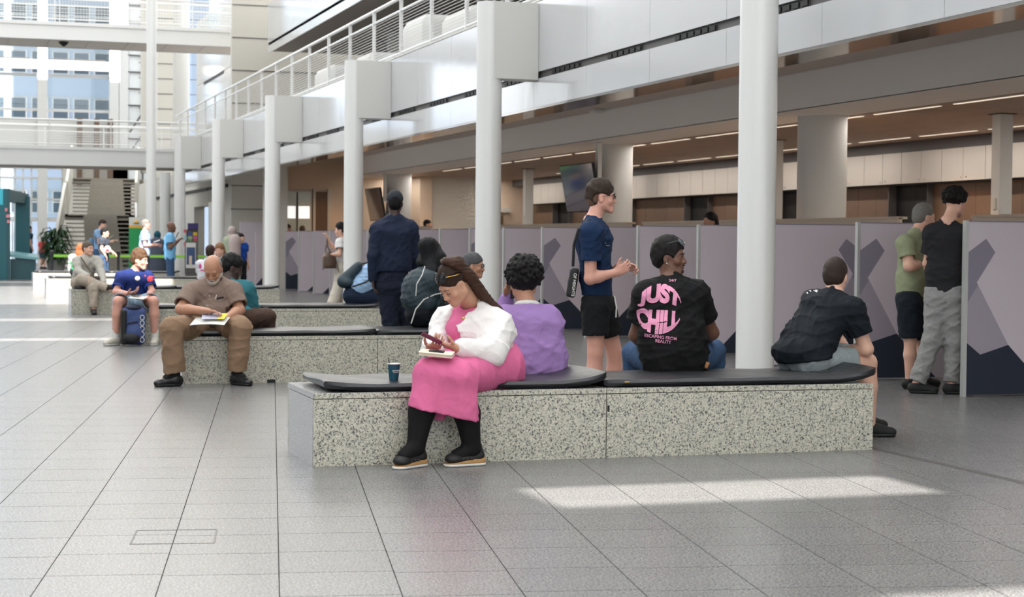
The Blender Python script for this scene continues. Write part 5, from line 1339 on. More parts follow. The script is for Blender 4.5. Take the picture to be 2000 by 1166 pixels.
# ---- 5 standing man navy t-shirt
def navytee():
    Y=12.9
    J=dict(pelvis=A(1168,592,Y),neck=A(1158,432,Y),chest=A(1160,470,Y),waist=A(1164,545,Y),head=A(1175,387,Y),
      shR=A(1154,455,Y-.19),shL=A(1166,452,Y+.19),elR=A(1153,544,Y-.20),wrR=A(1204,532,Y-.22),elL=A(1178,540,Y+.20),wrL=A(1212,520,Y+.0),
      hipR=A(1163,600,Y-.09),hipL=A(1176,600,Y+.09),kneeR=A(1163,690,Y-.10),kneeL=A(1200,690,Y+.10),ankR=A(1156,790,Y-.10),ankL=A(1200,790,Y+.10),toeR=D(1,-.1),toeL=D(1,.1)); fill(J)
    root,H=pose_person('man','standing man in navy t-shirt, black shorts and sunglasses facing right',J,'pink',headfwd=D(.99,.02,.02),hs=.0085,armr=(.050,.046,.031),legr=(.085,.062,.045),
       handargs=dict(R=dict(fwd=D(.8,0,.45),palm=D(-.1,.9,.1),curl=(.7,.8,.85,.9),thumb=0,thr=.1),L=dict(fwd=D(.9,-.2,-.05),palm=D(0,-.7,-.6),curl=(.5,.5,.55,.6))))
    face_parts(H,root,mat('lips_pale',(176,112,100),.4),mat('brow_brown',(0,0,0)))
    hb=hairm('brown_textured',(52,39,31))
    hair(root,H,hb,'short',t=.015,top=.016,n=.004,hl=.045,nape=-.03,fade=1)
    hair(root,H,hairm('fade_brown',(104,78,64)),'short',t=.002,top=-.02,n=.0005,hl=.03,nape=-.06,name='faded_sides')
    s=shirt(root,J,cl('navy_tee',(24,44,74),.85,.5,9),(.158,.150,.185),.38,sl=.62,sr=(.078,.076),hs=.0075,wr=.0045,hem=A(1164,577,Y),hemn=-ZZ)
    pants(root,J,cl('black_shorts',(22,23,26),.8,.5,12),.165,(.108,.098),.06,frac=.62,name='shorts',hs=.0085,flare=1.05,top=.06)
    glasses(root,H,fwd=.012,up=.004)
    mb=MB(); mb.tube([tuple(A(1200,578,Y-.1)),tuple(A(1204,600,Y-.14)),tuple(A(1203,620,Y-.14))],.006,6); mb.build('drawstring',M['white2'],root)
    gp_=mat('print_gold',(196,176,110),.6)
    for px,py in ((1181,453),(1183,462),(1184,468),(1182,475),(1185,480),(1189,480)):
        B=Blob(); B.ell(A(px,py,Y-.16),(.006,.012,.004),0); mk('chest_print',[B.mesh(.003)],gp_,root)
    for q in 'LR': shoe(root,V(J['ank'+q][0],J['ank'+q][1],0),J['toe'+q],M['white2'],M['white2'],hs=.009)
    # bag
    t=thing('crossbody_bag',tuple(A(1118,555,Y)),'black crossbody bag hanging behind the man in navy t-shirt','bag')
    c=A(1118,552,Y); Fm=frame(D(0,1),nrm(D(.15,0,1)))
    B=Blob(); B.box(c,V(.035,.11,.115),.01,'u',Fm,.02); B.noise(.003,40,2); mk('pouch',[B.mesh(.006)],mat('nylon_black',(20,20,22),.6),t)
    MB().tube([tuple(A(1119,520,Y-.05)),tuple(A(1121,478,Y-.1)),tuple(A(1130,448,Y-.17)),tuple(A(1150,430,Y-.17)),tuple(A(1170,436,Y-.08)),tuple(A(1182,455,Y-.02))],.012,6).build('strap',mat('strap_grey',(44,44,46),.8),t,True)
    text3d('bag_lettering','OF HEIGHTS',M['white2'],tuple(A(1121,556,Y-.13)),(PI/2,PI/2+.1,-YAW),.032,.001,t,bold=.0006)
navytee()
def feet(root,J,m,sole=None,hs=.009,L=.27):
    for q in 'LR': 
        if 'ank'+q in J: shoe(root,V(J['ank'+q][0],J['ank'+q][1],0),J['toe'+q],m,sole or M['black'],hs=hs,L=L)
# ---- 6 green polo
def polo():
    Y=14.62
    J=dict(pelvis=A(1778,585,Y),neck=A(1792,455,Y),chest=A(1784,490,Y),waist=A(1780,545,Y),head=A(1805,425,Y+.02),
      shR=A(1768,476,Y-.16),shL=A(1806,472,Y+.18),elR=A(1776,520,Y-.22),wrR=A(1808,512,Y-.02),elL=A(1822,520,Y+.2),wrL=A(1800,518,Y+.05),
      hipR=A(1776,590,Y-.09),hipL=A(1786,590,Y+.09),kneeR=A(1778,665,Y-.08),kneeL=A(1800,665,Y+.12),ankR=A(1776,745,Y-.06),ankL=A(1800,742,Y+.15),toeR=D(1,.3),toeL=D(1,.3)); fill(J)
    root,H=pose_person('man','grey-haired man in a green polo shirt with arms crossed',J,'light',headfwd=D(.95,.25,-.1),hs=.0095,detail=True,armr=(.052,.050,.034),handargs=dict(R=dict(fwd=D(1,.2,.1),palm=D(0,.9,0))))
    hair(root,H,hairm('silver',(120,116,110)),'short',t=.008,n=.002,nape=-.05,hl=.065)
    shirt(root,J,cl('sage_polo',(146,152,122),.85,.4,9),(.165,.165,.18),.40,sl=.6,sr=(.080,.076),hs=.0085,hem=A(1778,580,Y),hemn=-ZZ,collar=cl('sage_polo',(0,0,0)),name='polo_shirt')
    pants(root,J,cl('navy_cargo',(26,32,40),.85,.5,14),.165,(.115,.10),.06,frac=.93,name='cargo_shorts',hs=.009,top=.06)
    feet(root,J,M['black'])
polo()
# ---- 7 curly-haired man with grey jeans
def curly():
    Y=14.0
    J=dict(pelvis=A(1846,575,Y),neck=A(1852,434,Y),chest=A(1850,470,Y),waist=A(1846,530,Y),head=A(1866,398,Y+.05),
      shL=A(1822,456,Y+.06),shR=A(1880,458,Y-.10),elL=A(1812,515,Y+.15),wrL=A(1822,545,Y+.35),elR=A(1886,518,Y-.02),wrR=A(1880,545,Y+.2),
      hipL=A(1832,582,Y+.03),hipR=A(1862,582,Y-.05),kneeL=A(1822,660,Y+.05),kneeR=A(1864,668,Y-.04),ankL=A(1790,738,Y+.12),ankR=A(1858,748,Y-.02),toeL=D(.9,-.1),toeR=D(.9,-.15)); fill(J)
    J['ankL'][2]=J['ankR'][2]=.09
    root,H=pose_person('man','tall curly-haired man in a black t-shirt and grey jeans',J,'light',headfwd=D(.82,.55,-.1),hs=.0095,detail=False,armr=(.046,.044,.032))
    hair(root,H,hairm('black_curls',(16,13,12)),'afro',r=(.100,.108,.095),c=(0,-.022,.062),nb=330,nape=-.045,hs=.006)
    shirt(root,J,cl('charcoal_tee',(40,40,42),.85,.45,9),(.168,.162,.185),.42,sl=.66,sr=(.080,.074),hs=.0085,hem=A(1848,574,Y),hemn=-ZZ)
    o=pants(root,J,cl('grey_jeans',(142,142,140),.85,.6,12),.168,(.112,.088),.062,name='jeans',hs=.0085,wr=.006,top=.06)
    feet(root,J,mat('black_mesh_shoe',(20,20,21),.7),hs=.008)
curly()
# ---- 8 navy jacket man with cap
def capman():
    Y=18.0
    J=dict(pelvis=A(766,558,Y),neck=A(770,427,Y),chest=A(770,458,Y),waist=A(768,515,Y),head=A(771,397,Y+.02),
      shL=A(740,450,Y),shR=A(801,448,Y),elL=A(729,498,Y-.05),wrL=A(728,545,Y-.02),elR=A(812,500,Y+.05),wrR=A(808,545,Y+.2),
      hipL=A(757,565,Y),hipR=A(782,565,Y),kneeL=A(764,640,Y-.03),kneeR=A(797,640,Y+.05),ankL=A(765,705,Y-.05),ankR=A(800,702,Y+.1),toeL=D(-.2,1),toeR=D(.3,1)); fill(J)
    root,H=pose_person('man','tall man in navy jacket and dark cap standing with his back turned',J,'dark',headfwd=D(-.12,1,0),hs=.010,detail=False,handargs=dict(L=dict(fwd=D(.1,0,-1),palm=D(1,0,0),curl=(.3,.35,.4,.4))))
    cap(root,H,cl('cap_grey',(44,48,54),.8,.1),hs=.007); hair(root,H,hairm('black_crop',(14,12,12)),'short',t=.004,nape=-.05,top=-.01)
    nv=cl('navy_jacket',(30,38,58),.8,.55,8)
    def ex(B): B.cone(J['shL'],J['shR'],.06,.06,.05); B.cone(J['neck'],J['shL'],.055,.06,.04); B.cone(J['neck'],J['shR'],.055,.06,.04)
    shirt(root,J,nv,(.185,.175,.195),.45,sr=(.078,.062),longr=.050,lfrac=.96,name='jacket',hs=.009,wr=.006,hem=A(768,530,Y),hemn=-ZZ,extra=ex,collar=nv)
    
    pants(root,J,cl('navy_trousers',(28,33,48),.85,.6,12),.172,(.108,.080),.066,hs=.009,wr=.005,top=.20)
    feet(root,J,M['black'])
capman()
# ---- 9 woman with long black hair, dark teal jacket
def jacketwoman():
    Y=17.0
    J=dict(pelvis=A(818,610,Y),neck=A(838,528,Y+.05),chest=A(828,552,Y),waist=A(820,588,Y),head=A(842,497,Y+.12),
      shL=A(826,540,Y+.15),shR=A(838,548,Y-.14),elL=A(850,585,Y+.3),wrL=A(862,590,Y+.35),elR=A(846,592,Y-.05),wrR=A(862,580,Y+.15),
      hipL=A(822,616,Y+.1),hipR=A(822,618,Y-.06),kneeL=A(880,600,Y+.3),kneeR=A(872,606,Y+.1),ankL=A(875,690,Y+.4),ankR=A(868,690,Y+.38),toeL=D(.7,.7),toeR=D(.7,.7)); fill(J)
    root,H=pose_person('woman','long-haired woman in a dark teal rain jacket and black leggings',J,'dark',headfwd=D(.75,.6,-.25),hs=.010,detail=False)
    jk=cl('teal_rain',(50,62,68),.55,.7,6)
    def ex(B): B.ell(A(812,570,Y-.05),(.14,.16,.20),.08); B.cone(A(838,590,Y-.15),A(800,585,Y-.1),.07,.06,.05)
    shirt(root,J,jk,(.17,.18,.19),.42,sr=(.095,.078),longr=.06,name='jacket',wr=.0045,hs=.009,extra=ex,hem=A(815,612,Y),hemn=nrm(D(-.2,0,-1)),neckcut=None)
    pants(root,J,cl('leggings_black',(16,20,26),.7,.3,12),.19,(.125,.10),.06,hs=.009,top=.12,name='leggings')
    mb=MB(); mb.tube([tuple(A(803,632,Y-.22)),tuple(A(812,604,Y-.24)),tuple(A(828,585,Y-.23)),tuple(A(850,575,Y-.2)),tuple(A(862,573,Y-.15))],.006,6); mb.tube([tuple(A(812,578,Y-.26)),tuple(A(814,555,Y-.28)),tuple(A(824,538,Y-.24)),tuple(A(830,520,Y-.15))],.005,6); mb.build('white_piping',M['white2'],root,True)
    pts=[([A(836,480,Y+.1)+V(o*.5,o,0),A(848,505,Y+.03)+V(o,0,0),A(852,530,Y-.03)+V(o,o,0),A(848,556,Y-.08)+V(o*.5,0,0)],[.09,.075,.055,.02]) for o in (-.05,0,.05)]
    hair(root,H,hairm('black_long',(12,12,15)),'long',pts=pts,hs=.007)
    feet(root,J,M['black'])
jacketwoman()
# ---- 10 grey-haired man with glasses
def glassman():
    Y=17.0
    J=pose(915,560,Y,(.9,.35),h=1.72,kind='sit',lean=.1); q=A(925,520,Y)-J['head']; 
    for k_ in J:
        if k_[0]!='_' and 'toe' not in k_ and 'ank' not in k_: J[k_]=J[k_]+q*V(1,1,0 if k_ in('pelvis','hipL','hipR','kneeL','kneeR') else 1)
    root,H=pose_person('man','man with grey hair, moustache and thin glasses behind the woman in pink',J,'tan',headfwd=D(.9,-.12,-.05),hs=.010)
    hair(root,H,hairm('salt_pepper',(78,78,80)),'short',t=.011,n=.003,nape=-.05)
    face_parts(H,root,mat('lips_brown',(0,0,0)),mat('brow_brown',(0,0,0)))
    B=Blob(); H.e(B,(0,.098,-.048),(.024,.007,.006),.004); mk('moustache',[B.mesh(.004)],mat('beard_black',(0,0,0)),root)
    glasses(root,H,name='glasses',lens=mat('lens_clear',(200,210,215),.05,trans=.9),frame_=mat('grey_frame',(0,0,0)),fr=.0018,fwd=.008)
    shirt(root,J,cl('slate_shirt',(46,54,64)),(.18,.185,.185),.42,sl=.6); pants(root,J,cl('dark_trouser',(0,0,0)),.165); feet(root,J,M['black'])
glassman()
# ---- 11 light blue shirt with backpack
def backpacker():
    Y=23.45
    J=dict(pelvis=A(690,576,Y),neck=A(742,512,Y),chest=A(728,532,Y),waist=A(706,558,Y),head=A(762,500,Y+.05),
      shR=A(735,526,Y-.15),shL=A(742,518,Y+.15),elR=A(756,556,Y-.1),wrR=A(774,548,Y),elL=A(760,560,Y+.2),wrL=A(778,552,Y+.1),
      hipR=A(692,580,Y-.09),hipL=A(692,578,Y+.09),kneeR=A(750,582,Y-.1),kneeL=A(752,580,Y+.15),ankR=A(752,640,Y-.08),ankL=A(756,640,Y+.2),toeR=D(1,.1),toeL=D(1,.1)); fill(J)
    for s in 'LR': J['ank'+s][2]=.08
    root,H=pose_person('man','person in a light blue shirt bending forward with a dark backpack on',J,'light',headfwd=D(.8,.1,-.5),hs=.012,detail=False)
    hair(root,H,hairm('brown_crop',(0,0,0)),'short')
    shirt(root,J,cl('pale_blue_shirt',(150,180,212),.85,.5,8),(.20,.195,.20),.42,sl=.7,sr=(.09,.085),hs=.010,wr=.007,hem=A(682,588,Y),hemn=nrm(D(-.5,0,-.9)))
    pants(root,J,cl('navy_short_pants',(28,38,56)),.19,(.125,.11),.06,frac=.86,name='shorts',hs=.010,top=.08); feet(root,J,M['white2'])
    t=thing('backpack',tuple(A(686,534,Y)),'dark teal backpack worn by the bending person in light blue','backpack')
    B=Blob(); B.cone(A(672,548,Y-.05),A(700,520,Y-.05),.085,.062,.03); B.ell(A(676,552,Y-.05),(.11,.13,.08),.04); B.noise(.006,22,3)
    mk('bag_body',[B.mesh(.009)],mat('pack_teal',(28,48,58),.6,wr=.6),t)
    mb=MB(); mb.tube([tuple(A(702,517,Y-.2)),tuple(A(720,512,Y-.22)),tuple(A(740,505,Y-.18))],.012,6); mb.tube([tuple(A(688,560,Y-.2)),tuple(A(712,552,Y-.26)),tuple(A(738,538,Y-.24))],.011,6); mb.build('strap',M['black'],t,True)
backpacker()
# ---- 12 woman with brown handbag
def bagwoman():
    Y=33.4
    J=dict(pelvis=A(668,522,Y),neck=A(670,468,Y),chest=A(669,480,Y),waist=A(668,505,Y),head=A(665,450,Y),
      shL=A(664,474,Y-.15),shR=A(676,474,Y+.16),elL=A(663,497,Y-.25),wrL=A(646,497,Y-.2),elR=A(651,485,Y+.1),wrR=A(640,466,Y+.05),
      hipL=A(666,526,Y-.08),hipR=A(672,526,Y+.09),kneeL=A(661,560,Y-.08),kneeR=A(668,560,Y+.09),ankL=A(649,593,Y-.1),ankR=A(663,595,Y+.1),toeL=D(-1,0),toeR=D(-1,0)); fill(J)
    for s in 'LR': J['ank'+s][2]=.08
    root,H=pose_person('woman','woman in white tee and cream trousers raising her hand to a bag strap',J,'light',headfwd=D(-.97,-.1,-.1),hs=.013,detail=True,armr=(.048,.042,.030),handargs=dict(R=dict(fwd=D(-.2,0,.9),curl=(1,1,1,1)),L=dict(fwd=D(-1,0,0))))
    hair(root,H,hairm('black_crop',(0,0,0)),'short',t=.016,top=.02,hl=.07,nape=-.03,hs=.009)
    shirt(root,J,cl('white_tee',(224,222,220)),(.15,.145,.165),.42,sl=.55,sr=(.085,.085),hs=.011,hem=A(668,512,Y),hemn=-ZZ)
    pants(root,J,cl('cream_trousers',(206,198,184),.85,.5,8),.165,(.115,.105),.115,hs=.012,top=.10); feet(root,J,M['white2'],hs=.012)
    t=thing('handbag',tuple(A(646,505,Y)),'brown leather bucket handbag held up by its strap','handbag')
    B=Blob(); B.cone(A(643,516,Y-.15),A(642,498,Y-.15),.115,.085,.03); B.box(A(643,512,Y-.15),V(.12,.09,.13),.04,'u',None,.04); B.plane(A(643,524,Y),-ZZ); mk('bag_body',[B.mesh(.011)],mat('bag_brown',(82,62,50),.5),t)
    mb=MB(); mb.tube([tuple(A(635,498,Y-.15)),tuple(A(637,480,Y-.1)),tuple(A(639,464,Y+.05)),tuple(A(640,482,Y-.1)),tuple(A(649,498,Y-.15))],.014,6); mb.tube([tuple(A(633,510,Y-.15)),tuple(A(631,527,Y-.15))],.01,5); mb.tube([tuple(A(654,500,Y-.15)),tuple(A(662,532,Y-.25))],.01,5); mb.build('strap',mat('bag_brown',(0,0,0)),t,True)
bagwoman()
# ---- 13 bald man with papers
def bald():
    Y=16.45
    J=dict(pelvis=A(417,634,16.78),neck=A(420,552,16.72),chest=A(418,578,16.74),waist=A(417,612,16.74),head=A(416,526,16.60),
      shR=A(374,572,16.66),shL=A(455,571,16.68),elR=A(353,604,16.52),wrR=A(404,607,16.22),elL=A(468,606,16.56),wrL=A(440,622,16.28),
      hipR=A(396,640,16.74),hipL=A(438,640,16.74),kneeR=A(334,640,16.16),kneeL=A(470,640,16.18),ankR=A(342,732,16.22),ankL=A(462,730,16.24),toeR=D(-.85,-.5),toeL=D(.75,-.6)); fill(J)
    root,H=pose_person('man','bald man with grey beard and brown shirt reading papers',J,'tan',headfwd=D(-.06,-.80,-.60),hs=.0095,headsc=1.04,armr=(.056,.050,.034),closed=True,
      handargs=dict(R=dict(fwd=D(.97,-.15,-.1),palm=D(.0,-.2,-.95),curl=(.35,.4,.45,.5)),L=dict(fwd=D(-.85,-.5,-.05),palm=D(0,-.1,.95),curl=(.3,.3,.35,.4),thumb=.3)))
    face_parts(H,root,mat('lips_brown',(0,0,0)),mat('brow_grey',(110,104,98),.8),closed=True)
    hair(root,H,hairm('grey_ring',(128,124,118)),'ring')
    B=Blob(); H.e(B,(0,.082,-.090),(.038,.024,.026),.02); H.e(B,(0,.102,-.048),(.028,.006,.007),.006)
    for q in (-1,1): H.co(B,(q*.066,.015,-.045),(q*.036,.062,-.088),.016,.016,.01)
    H.e(B,(0,.112,-.064),(.020,.012,.008),.003,'s'); B.noise(.0015,160,3); mk('beard',[B.mesh(.004)],mat('beard_grey',(176,168,158),.9,bump=.5,bscale=300),root)
    br=cl('taupe_shirt',(128,110,100),.85,.5,9)
    def ex(B): B.ell(J['waist']+D(0,-.07,.02),(.17,.15,.13),.07); B.cone(J['shL'],J['shR'],.08,.08,.05); B.cone(J['neck'],J['shL'],.07,.075,.05); B.cone(J['neck'],J['shR'],.07,.075,.05)
    shirt(root,J,br,(.20,.205,.21),.42,sl=.76,sr=(.092,.092),hs=.0085,wr=.0055,extra=ex,collar=br,hem=J['pelvis']-ZZ*.02)
    mb=MB()
    for px,py in ((409,578),(404,597),(404,613)): 
        B=Blob(); B.ell(A(px,py,16.42 if py<590 else 16.38),(.006,.004,.006),0); mk('button',[B.mesh(.003)],M['white2'],root)
    B=Blob(); B.box(A(430,582,16.46),V(.035,.006,.010),.001,'u',frame(D(0,1),D(-.2,0,1)),.003); mk('pocket_phone',[B.mesh(.004)],M['black'],root)
    MB().tube([tuple(A(423,576,16.44)),tuple(A(421,584,16.45))],.004,6).build('pen',M['white'],root)
    kh=cl('khaki',(140,114,92),.85,.5,9)
    pants(root,J,kh,.185,(.120,.100),.088,name='trousers',hs=.0085,wr=.006,top=.06)
    for s in 'LR': B=Blob(); B.cone(J['ank'+s]+ZZ*.10,J['ank'+s],.044,.046,.01); B.cone(J['ank'+s],J['ank'+s]+J['toe'+s]*.08-ZZ*.03,.046,.04,.01); mk('sock',[B.mesh(.008)],mat('sock_black',(16,16,18),.9),root)
    feet(root,J,mat('clog_black',(22,22,24),.35),hs=.007)
    t=thing('papers',tuple(A(408,625,16.2)),'white papers with a yellow leaflet held by the bald man','papers')
    paper('sheet',None,None,A(410,626,16.16),D(1,-.1,.02),D(.0,1,.28),.32,.22,M['white2'],.004,.01,parent=t)
    paper('yellow_leaflet',None,None,A(428,620,16.17)+ZZ*.01,D(1,-.1,.02),D(.0,1,.3),.13,.16,mat('leaflet_yellow',(206,196,60),.6),.003,parent=t)
    paper('lilac_sheet',None,None,A(412,620,16.20)+ZZ*.014,D(1,.1,.02),D(.1,1,.3),.16,.18,mat('lilac_paper',(190,188,206),.6),.003,parent=t)
bald()
# ---- 14 teal shirt man
def tealman():
    J=pose(462,600,17.0,(.2,1),h=1.72,kind='sit',lean=.25); q=A(453,523,17.3)-J['head']
    for k_ in list(J):
        if k_[0]!='_' and k_[:3] in('hea','nec','che','wai','shL','shR','elL','elR','wrL','wrR'): J[k_]=J[k_]+q
    root,H=pose_person('man','dark-haired man in a teal shirt seated behind the bald man',J,'dark',headfwd=D(.85,.25,-.3),hs=.010,detail=True)
    hair(root,H,hairm('black_crop',(0,0,0)),'short',t=.016,n=.005,nape=-.045,hl=.045)
    shirt(root,J,cl('teal_shirt',(52,108,118),.85,.5,9),(.185,.185,.195),.42,sl=.8,sr=(.095,.085),hs=.009,wr=.006); pants(root,J,cl('brown_trousers',(72,54,46)),.17,(.11,.09),.06,hs=.010); feet(root,J,M['black'])
tealman()
# ---- 22 rugby boy
def boy():
    Y=22.7
    J=dict(pelvis=A(262,590,23.0),neck=A(263,532,22.95),chest=A(262,546,22.96),waist=A(262,570,22.98),head=A(273,508,22.9),
      shR=A(238,541,22.92),shL=A(288,541,22.94),elR=A(226,570,22.80),wrR=A(250,573,22.55),elL=A(297,569,22.8),wrL=A(284,583,22.55),
      hipR=A(250,592,22.95),hipL=A(276,592,22.95),kneeR=A(230,588,22.5),kneeL=A(300,588,22.5),ankR=A(226,655,22.55),ankL=A(302,655,22.55),toeR=D(-.55,-.85),toeL=D(.1,-1)); fill(J)
    for s in 'LR': J['ank'+s][2]=.09
    root,H=pose_person('man','boy in a navy rugby shirt and denim shorts looking right',J,'pink',headfwd=D(.92,-.22,-.12),hs=.0105,armr=(.045,.040,.029),legr=(.085,.062,.045),
      handargs=dict(R=dict(fwd=D(.95,-.2,.15),palm=D(0,.2,.9),curl=(.4,.45,.5,.5)),L=dict(fwd=D(-.8,-.5,-.1),palm=D(0,0,1))))
    face_parts(H,root,mat('lips_pale',(0,0,0)),mat('brow_brown',(0,0,0)))
    hair(root,H,hairm('boy_brown',(84,60,42)),'short',t=.016,top=.016,n=.006,nape=-.045,hl=.05,hs=.006)
    B=Blob(); q=1 if H.p(.08,0,0)[1]<H.p(-.08,0,0)[1] else -1; B.cone(H.p(q*.088,.006,-.006),H.p(q*.088,.012,-.028),.008,.004,.002); mk('earbud',[B.mesh(.003)],M['white'],root)
    bl=cl('rugby_navy',(26,40,92),.8,.5,9)
    s=shirt(root,J,bl,(.145,.145,.155),.42,sl=.70,sr=(.076,.072),hs=.009,wr=.004,collar=mat('rugby_blue',(30,76,176),.8))
    for k_ in 'LR':
        a,b=J['sh'+k_],J['el'+k_]; B=Blob(); B.cone(a+(b-a)*.60,a+(b-a)*.72,.080,.080,.003,cut=[(a+(b-a)*.715,b-a),(a+(b-a)*.63,a-b)]); B.cone(a+(b-a)*.5,a+(b-a)*.9,.060,.060,.003,'s'); mk('sleeve_band',[B.mesh(.009)],mat('rugby_blue',(0,0,0)),root)
    n=18; ring=([(0,0)]+[(math.cos(6.283*i/n),math.sin(6.283*i/n)) for i in range(n)],[(0,1+i,1+(i+1)%n) for i in range(n)])
    decal('crest_white','',M['white2'],s,A(253,544,22.4),D(-1,0),ZZ,.034,vec=ring,parent=root,step=.02) if False else None
    for nm,px,py,m_,r_ in (('crest_white',253,545,M['white2'],.030),('crest_red',279,546,mat('crest_red',(206,50,60),.7),.038),('mark_red',268,540,mat('crest_red',(0,0,0)),.010)):
        decal(nm,'',m_,s,A(px,py,22.4),RH,ZZ,r_,vec=ring,parent=root,step=.02,out=.004)
    pants(root,J,cl('light_denim',(148,170,186),.85,.5,14),.165,(.11,.105),.06,frac=.80,name='denim_shorts',hs=.010,wr=.006,top=.05,flare=1.05)
    for s_ in 'LR': B=Blob(); B.cone(J['ank'+s_]+ZZ*.10,J['ank'+s_],.050,.048,.01,cut=[(J['ank'+s_]+ZZ*.10,ZZ)]); mk('sock',[B.mesh(.009)],M['white2'],root)
    feet(root,J,mat('sneaker_offwhite',(190,184,172),.7),M['white2'],hs=.008)
    t=thing('backpack',tuple(A(262,640,22.3)),'blue and black backpack standing between the feet of the boy','backpack')
    c=A(260,630,22.42); c=V(c[0],c[1],.26)
    B=Blob(); B.box(c+V(0,0,-.01),V(.15,.10,.235),.04,'u',None,.07); B.ell(c+V(.01,-.08,-.10),(.11,.06,.11),.04); B.noise(.006,18,4); B.plane(V(0,0,.004),-ZZ); mk('bag_body',[B.mesh(.009)],mat('pack_blue',(54,70,118),.7,wr=.5),t)
    B=Blob(); B.box(c+V(-.12,-.03,-.02),V(.035,.09,.22),.03,'u',None,.03); B.ell(c+V(-.02,-.11,-.16),(.10,.05,.07),.03); B.plane(V(0,0,.004),-ZZ); mk('side_panel',[B.mesh(.009)],M['black'],t)
    B=Blob(); B.ell(c+V(.0,-.02,.22),(.11,.09,.04),.03); mk('top_lid',[B.mesh(.009)],mat('pack_navy',(30,36,60),.7),t)
    mb=MB()
    for i in range(5):
        z=c[2]+.10-.07*i; pts=[(c[0]+.10+.025*math.cos(a),c[1]-.115-.0*a,z+.03*math.sin(a)) for a in [2*PI*j/10 for j in range(11)]]; mb.tube(pts,.005,5,cap=False)
    mb.build('white_cord',M['white2'],t,True); MB().tube([(c[0]-.1,c[1]-.11,c[2]+.02),(c[0]+.05,c[1]-.12,c[2]+.05)],.008,5).build('compression_strap',M['black'],t)
    t=thing('papers',tuple(A(270,582,22.4)),'white papers and phone in the hands of the boy','papers'); paper('sheet',None,None,A(270,581,22.42),D(1,-.2,-.08),D(0,1,.2),.20,.16,M['white2'],.004,parent=t); paper('dark_phone',None,None,A(266,576,22.45),D(1,-.2,-.08),D(0,1,.2),.10,.06,M['black'],.008,parent=t)
boy()
# ---- 23 man in grey linen
def linen():
    Y=31.9
    J=dict(pelvis=A(160,552,32.2),neck=A(168,502,32.2),chest=A(167,514,32.2),waist=A(163,535,32.2),head=A(172,486,32.15),
      shR=A(151,510,32.1),shL=A(190,510,32.2),elR=A(153,530,31.95),wrR=A(172,540,31.7),elL=A(198,533,32.0),wrL=A(203,553,31.75),
      hipR=A(152,555,32.15),hipL=A(168,553,32.15),kneeR=A(160,545,31.75),kneeL=A(182,562,31.68),ankR=A(212,563,31.65),ankL=A(183,604,31.66),toeR=D(.9,-.3,.1),toeL=D(.3,-1)); fill(J)
    root,H=pose_person('man','man in grey linen shirt and trousers sitting with one leg crossed',J,'light',headfwd=D(.85,-.5,0),hs=.012,armr=(.046,.042,.032),handargs=dict(R=dict(fwd=D(.4,-.3,-.8)),L=dict(fwd=D(-.2,-.3,-.9))))
    hair(root,H,hairm('greybrown',(96,84,74)),'short',t=.010,n=.003,nape=-.05,hs=.007,hl=.06)
    face_parts(H,root,mat('lips_pale',(0,0,0)),mat('brow_grey',(0,0,0)))
    ln=cl('linen_grey',(172,168,160),.9,.5,8)
    shirt(root,J,ln,(.175,.172,.19),.42,sr=(.088,.070),longr=.052,lfrac=.9,hs=.011,wr=.006,hem=J['pelvis']-ZZ*.03)
    pants(root,J,cl('linen_beige',(168,156,142),.9,.5,8),.18,(.115,.088),.068,hs=.011,wr=.006,top=.04)
    feet(root,dict(ankL=J['ankL'],toeL=J['toeL']),mat('sandal_dark',(40,34,32),.6),hs=.01)
    shoe(root,J['ankR']-ZZ*.03,J['toeR'],mat('sandal_dark',(0,0,0)),M['black'],hs=.01,z0=J['ankR'][2]-.03)
    MB().tube([tuple(A(158,502,32.0)),tuple(A(172,524,31.92)),tuple(A(186,542,31.9)),tuple(A(195,548,31.9))],.011,6).build('bag_strap',mat('strap_brown',(86,70,56),.7),root,True)
    t=thing('pouch_bag',tuple(A(186,546,31.9)),'small dark brown pouch at the hip of the man in grey linen','bag'); B=Blob(); B.box(A(187,545,31.85),V(.07,.04,.05),.02,'u',None,.02); mk('pouch',[B.mesh(.008)],mat('pouch_brown',(62,50,44),.6),t)
linen()
# ---- the people farther away (procedural poses)
def simple(label,px,py,Y,fd,h,kind,skn,hr,shm,pm,nm='man',lean=0,arms=None,sl=.55,longr=None,frac=None,hairk=None,capm=None,hz=None,shape=(.165,.16,.18),hs=.014,headf=None,extra=None,hem=None,sh=None,z0=0,legs=None,headadj=None,group=None,rt=(.095,.075)):
    J=pose(px,py,Y,fd,h,kind,lean,arms,legs,hz=hz,z0=z0)
    if headadj is not None:
        q=A(*headadj)-J['head']
        for k_ in list(J):
            if k_[0]!='_' and k_[:3] in('hea','nec','che','wai','shL','shR','elL','elR','wrL','wrR'): J[k_]=J[k_]+q*(V(1,1,1) if k_[:3]!='wai' else V(.6,.6,.5))
    root,H=pose_person(nm,label,J,skn,headfwd=D(*(headf or (fd[0],fd[1],0))),hs=hs,detail=True if Y<56 else False,group=group,base=(J['pelvis'][0],J['pelvis'][1],z0))
    if hairk: hair(root,H,hr,hairk[0],hs=.009,**hairk[1])
    if capm: cap(root,H,capm,hs=.010)
    s=shirt(root,J,shm,shape,.42,sl=sl,longr=longr,sr=(.082,.074) if longr is None else (.085,.066),hs=hs*.9,hem=hem(J) if hem else None,extra=extra(J) if extra else None)
    pants(root,J,pm,.165,rt,.062,frac=frac,hs=hs*.9,name='trousers' if not frac else 'shorts',top=.06)
    feet(root,J,sh or M['black'],hs=.013)
    return root,H,J
SH=('short',dict(t=.010,nape=-.05)); LG=('long',dict(L=.3))
dj=cl('far_jeans',(60,84,116)); dk=cl('far_dark',(38,40,46))
DN=lambda z:(lambda J:J['pelvis']+ZZ*z)
